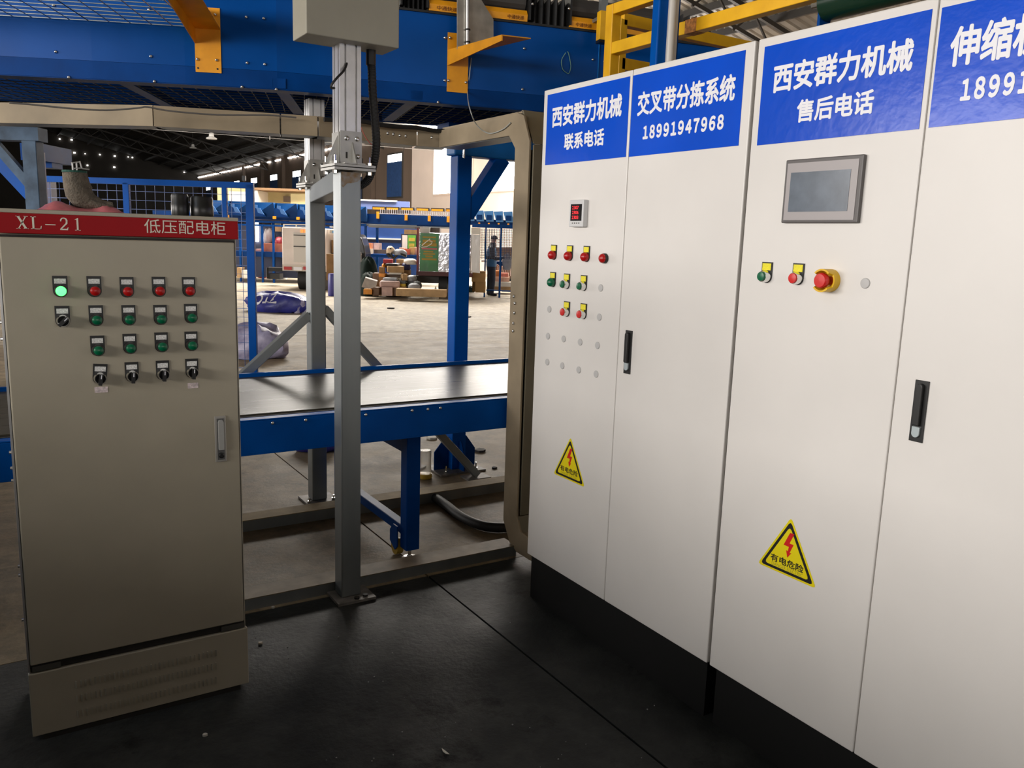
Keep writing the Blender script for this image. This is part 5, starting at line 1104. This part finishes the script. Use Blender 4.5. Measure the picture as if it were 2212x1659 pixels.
c = onV(795, 560, 23.7); blob(Vector((c.x, c.y, 0)), .3, .25, .75, -YAW, 78, .12, flat=.35).build('tarpaulin', M_['green'], label='taller dark green tarpaulin bundle behind the parcels', cat='tarpaulin', smooth=True)
t = thing('folded_trolley', 'black folding trolley holding a cream sack above the heap', 'trolley', Vector((*onV(850, 600, 24.2).xy, 0)))
s = MB()
for q in (((838, 549), (851, 558)), ((851, 558), (862, 546)), ((862, 546), (878, 554)), ((845, 548), (860, 600)), ((851, 558), (849, 600)), ((836, 548), (842, 556)), ((843, 536), (846, 549))): s.tube([onV(*q[0], 24.2), onV(*q[1], 24.2)], .035, 8)
a = onV(849, 600, 24.2); s.tube([a, Vector((a.x, a.y, 0))], .035, 8); s.build('frame', BLK, t)
c = onV(843, 547, 24.3); blob(c, .12, .15, .13, -YAW, 91, .15).build('cream_sack', colmat('cream_cloth', (.7, .55, .38)), t, smooth=True); c = onV(864, 551, 24.3); blob(c, .2, .15, .11, -YAW, 92, .15).build('grey_cover', M_['grey'], t, smooth=True)
# dark canopy edge over the partition
MB().bar(onV(805, 489, 25.5), onV(905, 492, 24.6), .4, .07).build('canopy_board', STEEL, label='thin dark canopy board left of the foil truck', cat='board')
# cartons stacked by the fence
for x0, y0, x1, y1, v, lab in ((1027, 609, 1048, 632, 23.2, 'brown carton on the floor at the fence corner'), (1019, 586, 1048, 609, 23.22, 'wide brown carton on top of the fence-corner carton'), (1020, 604, 1027, 630, 23.65, 'dim brown carton left of the fence-corner stack')):
    fbox(x0, y0, x1, y1, v, .4).build('carton', mat('warm_carton', (.32, .18, .055), .7, var=.15, scale=4), label=lab, cat='carton', bevel=.006)
c = onZ(1015, 631, 0); blob(c, .16, .12, .12, -YAW, 55, .2).build('green_bag', colmat('teal_bag', (.01, .04, .04)), label='dark teal bag on the floor right of the blue column', cat='bag', smooth=True)

# wire fence on the right ----------------------------------------------------------------
FV2 = 23.8
t = thing('wire_fence', 'far blue wire fence with gate posts around the standing person', 'fence', Vector((*onV(1075, 630, FV2).xy, 0)))
for x, w in ((1050, 1.6), (1083, 2.2), (1109, 2), (1150, 2)): vpost(x-w, x+w, 492, FV2, t, BLUEF, name='post', dep=.06)
fbox(1020, 486, 1200, 494, FV2, .08).build('header', BLUEF, t); fbox(1050, 626, 1083, 628.5, FV2, .05).build('bottom_rail', BLUEF, t); fbox(1083, 628, 1150, 631, FV2, .05).build('bottom_rail', BLUEF, t)
fbox(1052, 565, 1108, 574, FV2+1.2, .3).build('shelf', BLUEG, t)
for x in (1054, 1106): vpost(x-1, x+1, 566, FV2+1.3, t, BLUEG, name='shelf_leg', dep=.05)
s = MB(); wm = mat('fence_wire_far', (.06, .07, .12), .5)
for k in range(22): x = 1036+k*3.6; s.bar(onV(x, 494, FV2+.03), onV(x, 560, FV2+.03), .012, .012)
for k in range(19): y = 495+k*3.6; s.bar(onV(1036, y, FV2+.03), onV(1112, y, FV2+.03), .012, .012)
s.build('wire_infill', wm, t, kind='stuff')
t = thing('timber_boards', 'row of upright brown boards behind the far fence', 'boards', Vector((*onV(1085, 600, 26.2).xy, 0)))
for k in range(13): x = 1064+k*3.6; fbox(x, 534, x+3.2, 602, 26.2+.01*(k % 2), .05).build('board', colmat('board_brown', (.32, .2, .13)), t)
fbox(1040, 563, 1112, 567, 26.0, .15).build('ledge', WHP, t)
for x0, y0, x1, y1, v, m, lab, nm in ((1062, 585, 1080, 598, 25.6, colmat('bright_orange_box', (.85, .3, .08)), 'bright orange carton stacked behind the far fence', 'carton'), (1060, 598, 1100, 609, 25.5, colmat('blush_carton', (.85, .5, .35)), 'blush carton layer behind the far fence', 'carton'), (1058, 609, 1104, 619, 25.4, WHP, 'white parcel layer behind the far fence', 'parcel'), (1060, 619, 1106, 628, 25.4, CARTL, 'tan carton layer on the floor behind the far fence', 'carton'), (1082, 590, 1098, 598, 25.6, colmat('pale_red_box', (.8, .3, .22)), 'pale red box beside the bright orange carton', 'carton')):
    fbox(x0, y0, x1, y1, v, .6).build(nm, m, label=lab, cat=nm, bevel=.006)
blob(onZ(1096, 628, 0), .28, .2, .3, -YAW, 66, .15).build('black_sack', BLK, label='black sack at the foot of the far fence', cat='sack', smooth=True)
fbox(1095, 643, 1103, 670, 19.5, .2).build('dark_block', STEEL, label='dark upright block beside the trunking far off', cat='block') if False else None

# person ---------------------------------------------------------------------------------
PV = 24.5; c = onV(1060, 626, PV); base = RH*c.dot(RH)+FH*PV
pn = thing('person', 'person in black cap and blue vest holding a grey bag behind the far fence', 'person', base)
def L_(u, v, z): return base+RH*u+FH*v+ZV*z
def skin(name, nodes, edges, m, parent, sub=2):
    me = bpy.data.meshes.new(name); o_ = wloc(parent); me.from_pydata([tuple(L_(*n[:3])-o_) for n in nodes], edges, []); me.materials.append(m)
    ob = bpy.data.objects.new(name, me); COL.objects.link(ob); ob.parent = parent
    md = ob.modifiers.new('skin', 'SKIN'); md.use_smooth_shade = True
    for i, n in enumerate(nodes):
        r = n[3]; ob.data.skin_vertices[0].data[i].radius = r if isinstance(r, tuple) else (r, r)
    ob.data.skin_vertices[0].data[0].use_root = True
    sb = ob.modifiers.new('sub', 'SUBSURF'); sb.levels = sub; sb.render_levels = sub
    return ob
SKIN = mat('skin', (.5, .27, .19), .5); JKT = mat('black_jacket', (.012, .013, .017), .7); VEST = mat('blue_vest', (.03, .13, .27), .6, var=.15, scale=8); JEAN = mat('dark_jeans', (.02, .03, .05), .75, var=.3, scale=6); SHOE = mat('dark_shoe', (.012, .012, .012), .5)
# body: pelvis, spine, neck, head, arms with hands, legs
bn_ = [(0, 0, .92, .1), (.0, 0, 1.12, .1), (.0, 0, 1.38, .09), (.02, 0, 1.47, .045), (.045, 0, 1.55, .062), (.06, 0, 1.63, .075), (.06, 0, 1.69, .06),
       (.02, -.16, 1.38, .045), (.05, -.2, 1.14, .038), (.26, -.2, 1.10, .03), (.38, -.17, 1.14, .026),
       (.0, .16, 1.38, .045), (-.06, .2, 1.12, .038), (.08, .22, .94, .03), (.15, .21, .9, .026),
       (.03, -.09, .88, .07), (.05, -.1, .48, .05), (.03, -.1, .09, .035), (.14, -.1, .04, .028), (-.03, .09, .88, .07), (-.02, .1, .48, .05), (-.06, .1, .09, .035), (.05, .1, .04, .028)]
be = [(0, 1), (1, 2), (2, 3), (3, 4), (4, 5), (5, 6), (2, 7), (7, 8), (8, 9), (9, 10), (2, 11), (11, 12), (12, 13), (13, 14), (0, 15), (15, 16), (16, 17), (17, 18), (0, 19), (19, 20), (20, 21), (21, 22)]
for hx, hy, hz, sg, k0 in ((.38, -.17, 1.14, 1, 10), (.15, .21, .9, 1, 14)):   # fingers and thumb
    for f_, (dy, ln) in enumerate(((-.03, .07), (-.01, .08), (.012, .075), (.03, .06))):
        i = len(bn_); bn_ += [(hx+.045, hy+dy, hz-.005, .012), (hx+.045+ln*.55, hy+dy, hz-.02, .009), (hx+.04+ln*.8, hy+dy, hz-.05, .008)]; be += [(k0, i), (i, i+1), (i+1, i+2)]
    i = len(bn_); bn_ += [(hx+.01, hy-.035, hz+.015, .011), (hx+.05, hy-.045, hz+.025, .009)]; be += [(k0, i), (i, i+1)]
body = skin('body', bn_, be, SKIN, pn, 1)
def loft(name, rings, m, n=16):
    s = MB(); vs = []
    for u, v, z, ru, rv in rings: vs += [L_(u+ru*math.cos(2*PI*k/n), v+rv*math.sin(2*PI*k/n), z) for k in range(n)]
    q = len(rings); s.add(vs, [(i*n+k, i*n+(k+1) % n, (i+1)*n+(k+1) % n, (i+1)*n+k) for i in range(q-1) for k in range(n)]+[tuple(range(n-1, -1, -1)), tuple(range((q-1)*n, q*n))])
    return s.build(name, m, pn, smooth=True)
loft('vest', [(0, 0, .86, .15, .2), (0, 0, .95, .155, .205), (0, 0, 1.07, .15, .2), (.0, 0, 1.08, .15, .2)], VEST); loft('vest_band', [(0, 0, 1.08, .152, .202), (0, 0, 1.16, .152, .202)], JKT)
loft('vest', [(0, 0, 1.16, .15, .2), (0, 0, 1.3, .15, .205), (.0, 0, 1.4, .125, .19), (.01, 0, 1.44, .09, .13)], VEST)
jk = loft('jacket', [(0, 0, 1.3, .13, .18), (.0, 0, 1.42, .12, .2), (.015, 0, 1.47, .1, .14), (.025, 0, 1.5, .09, .1), (.03, 0, 1.55, .085, .09)], JKT)
MB().tube([L_(.0, -.19, 1.4), L_(.02, -.23, 1.28), L_(.05, -.24, 1.14), L_(.15, -.22, 1.1), L_(.27, -.2, 1.11), L_(.36, -.175, 1.14)], [.085, .08, .07, .06, .052, .046], 14).build('sleeve', JKT, jk, smooth=True)
MB().tube([L_(-.01, .19, 1.4), L_(-.05, .23, 1.28), L_(-.07, .24, 1.13), L_(.0, .24, 1.02), L_(.08, .23, .95), L_(.12, .22, .92)], [.085, .08, .07, .06, .052, .046], 14).build('sleeve', JKT, jk, smooth=True)
tr = loft('trousers', [(0, 0, .74, .13, .17), (0, 0, .86, .145, .19), (0, 0, .92, .14, .185)], JEAN)
for sv, pts in ((-.1, ((.02, .8, .11), (.04, .62, .1), (.05, .48, .085), (.04, .25, .075), (.03, .07, .068))), (.1, ((-.02, .8, .11), (-.02, .62, .1), (-.02, .48, .085), (-.04, .25, .075), (-.06, .07, .068)))):
    MB().tube([L_(u, sv, z) for u, z, r in pts], [r for *_, r in pts], 14).build('trouser_leg', JEAN, tr, smooth=True)
for su, sv in ((.03, -.1), (-.06, .1)): skin('shoe', [(su-.05, sv, .055, .05), (su+.06, sv, .045, .045), (su+.17, sv, .038, .036)], [(0, 1), (1, 2)], SHOE, pn)
hc = L_(.06, 0, 1.66)
MB().lathe(hc+ZV*.0, [(.098, -.01), (.102, .02), (.095, .07), (.06, .105), (.01, .115)], 18).build('cap', JKT, pn, smooth=True)
MB().prism([hc+RH*.06-FH*.075, hc+RH*.17-FH*.06-ZV*.03, hc+RH*.2-ZV*.035, hc+RH*.17+FH*.06-ZV*.03, hc+RH*.06+FH*.075], ZV*.012).build('cap_brim', JKT, pn)
MB().cyl(hc+RH*.1-FH*.02-ZV*.085, hc+RH*.155-FH*.02-ZV*.1, .014, .008, 8).build('nose', SKIN, pn); MB().cyl(hc+RH*.112-FH*.05-ZV*.06, hc+RH*.118-FH*.05-ZV*.06, .009, n=8).build('eye', BLK, pn); MB().obox(hc+RH*.118-FH*.02-ZV*.145, RH*.006, FH*.025, ZV*.005).build('mouth', REDC, pn); MB().cyl(hc-RH*.01-FH*.085-ZV*.08, hc-RH*.01-FH*.1-ZV*.08, .026, .018, 10).build('ear', SKIN, pn)
MB().lathe(hc-ZV*.03, [(.05, -.085), (.085, -.05), (.096, -.01), (.096, .03)], 16).build('hair', BLK, pn, smooth=True) if False else None
hb_ = L_(.46, -.17, 1.14)
bg_ = blob(hb_-ZV*.36, .13, .05, .26, -YAW, 44, .15, flat=.8); bg_.build('grey_bag', M_['grey'], label='grey plastic bag held out in the person\'s hand', cat='bag', smooth=True)
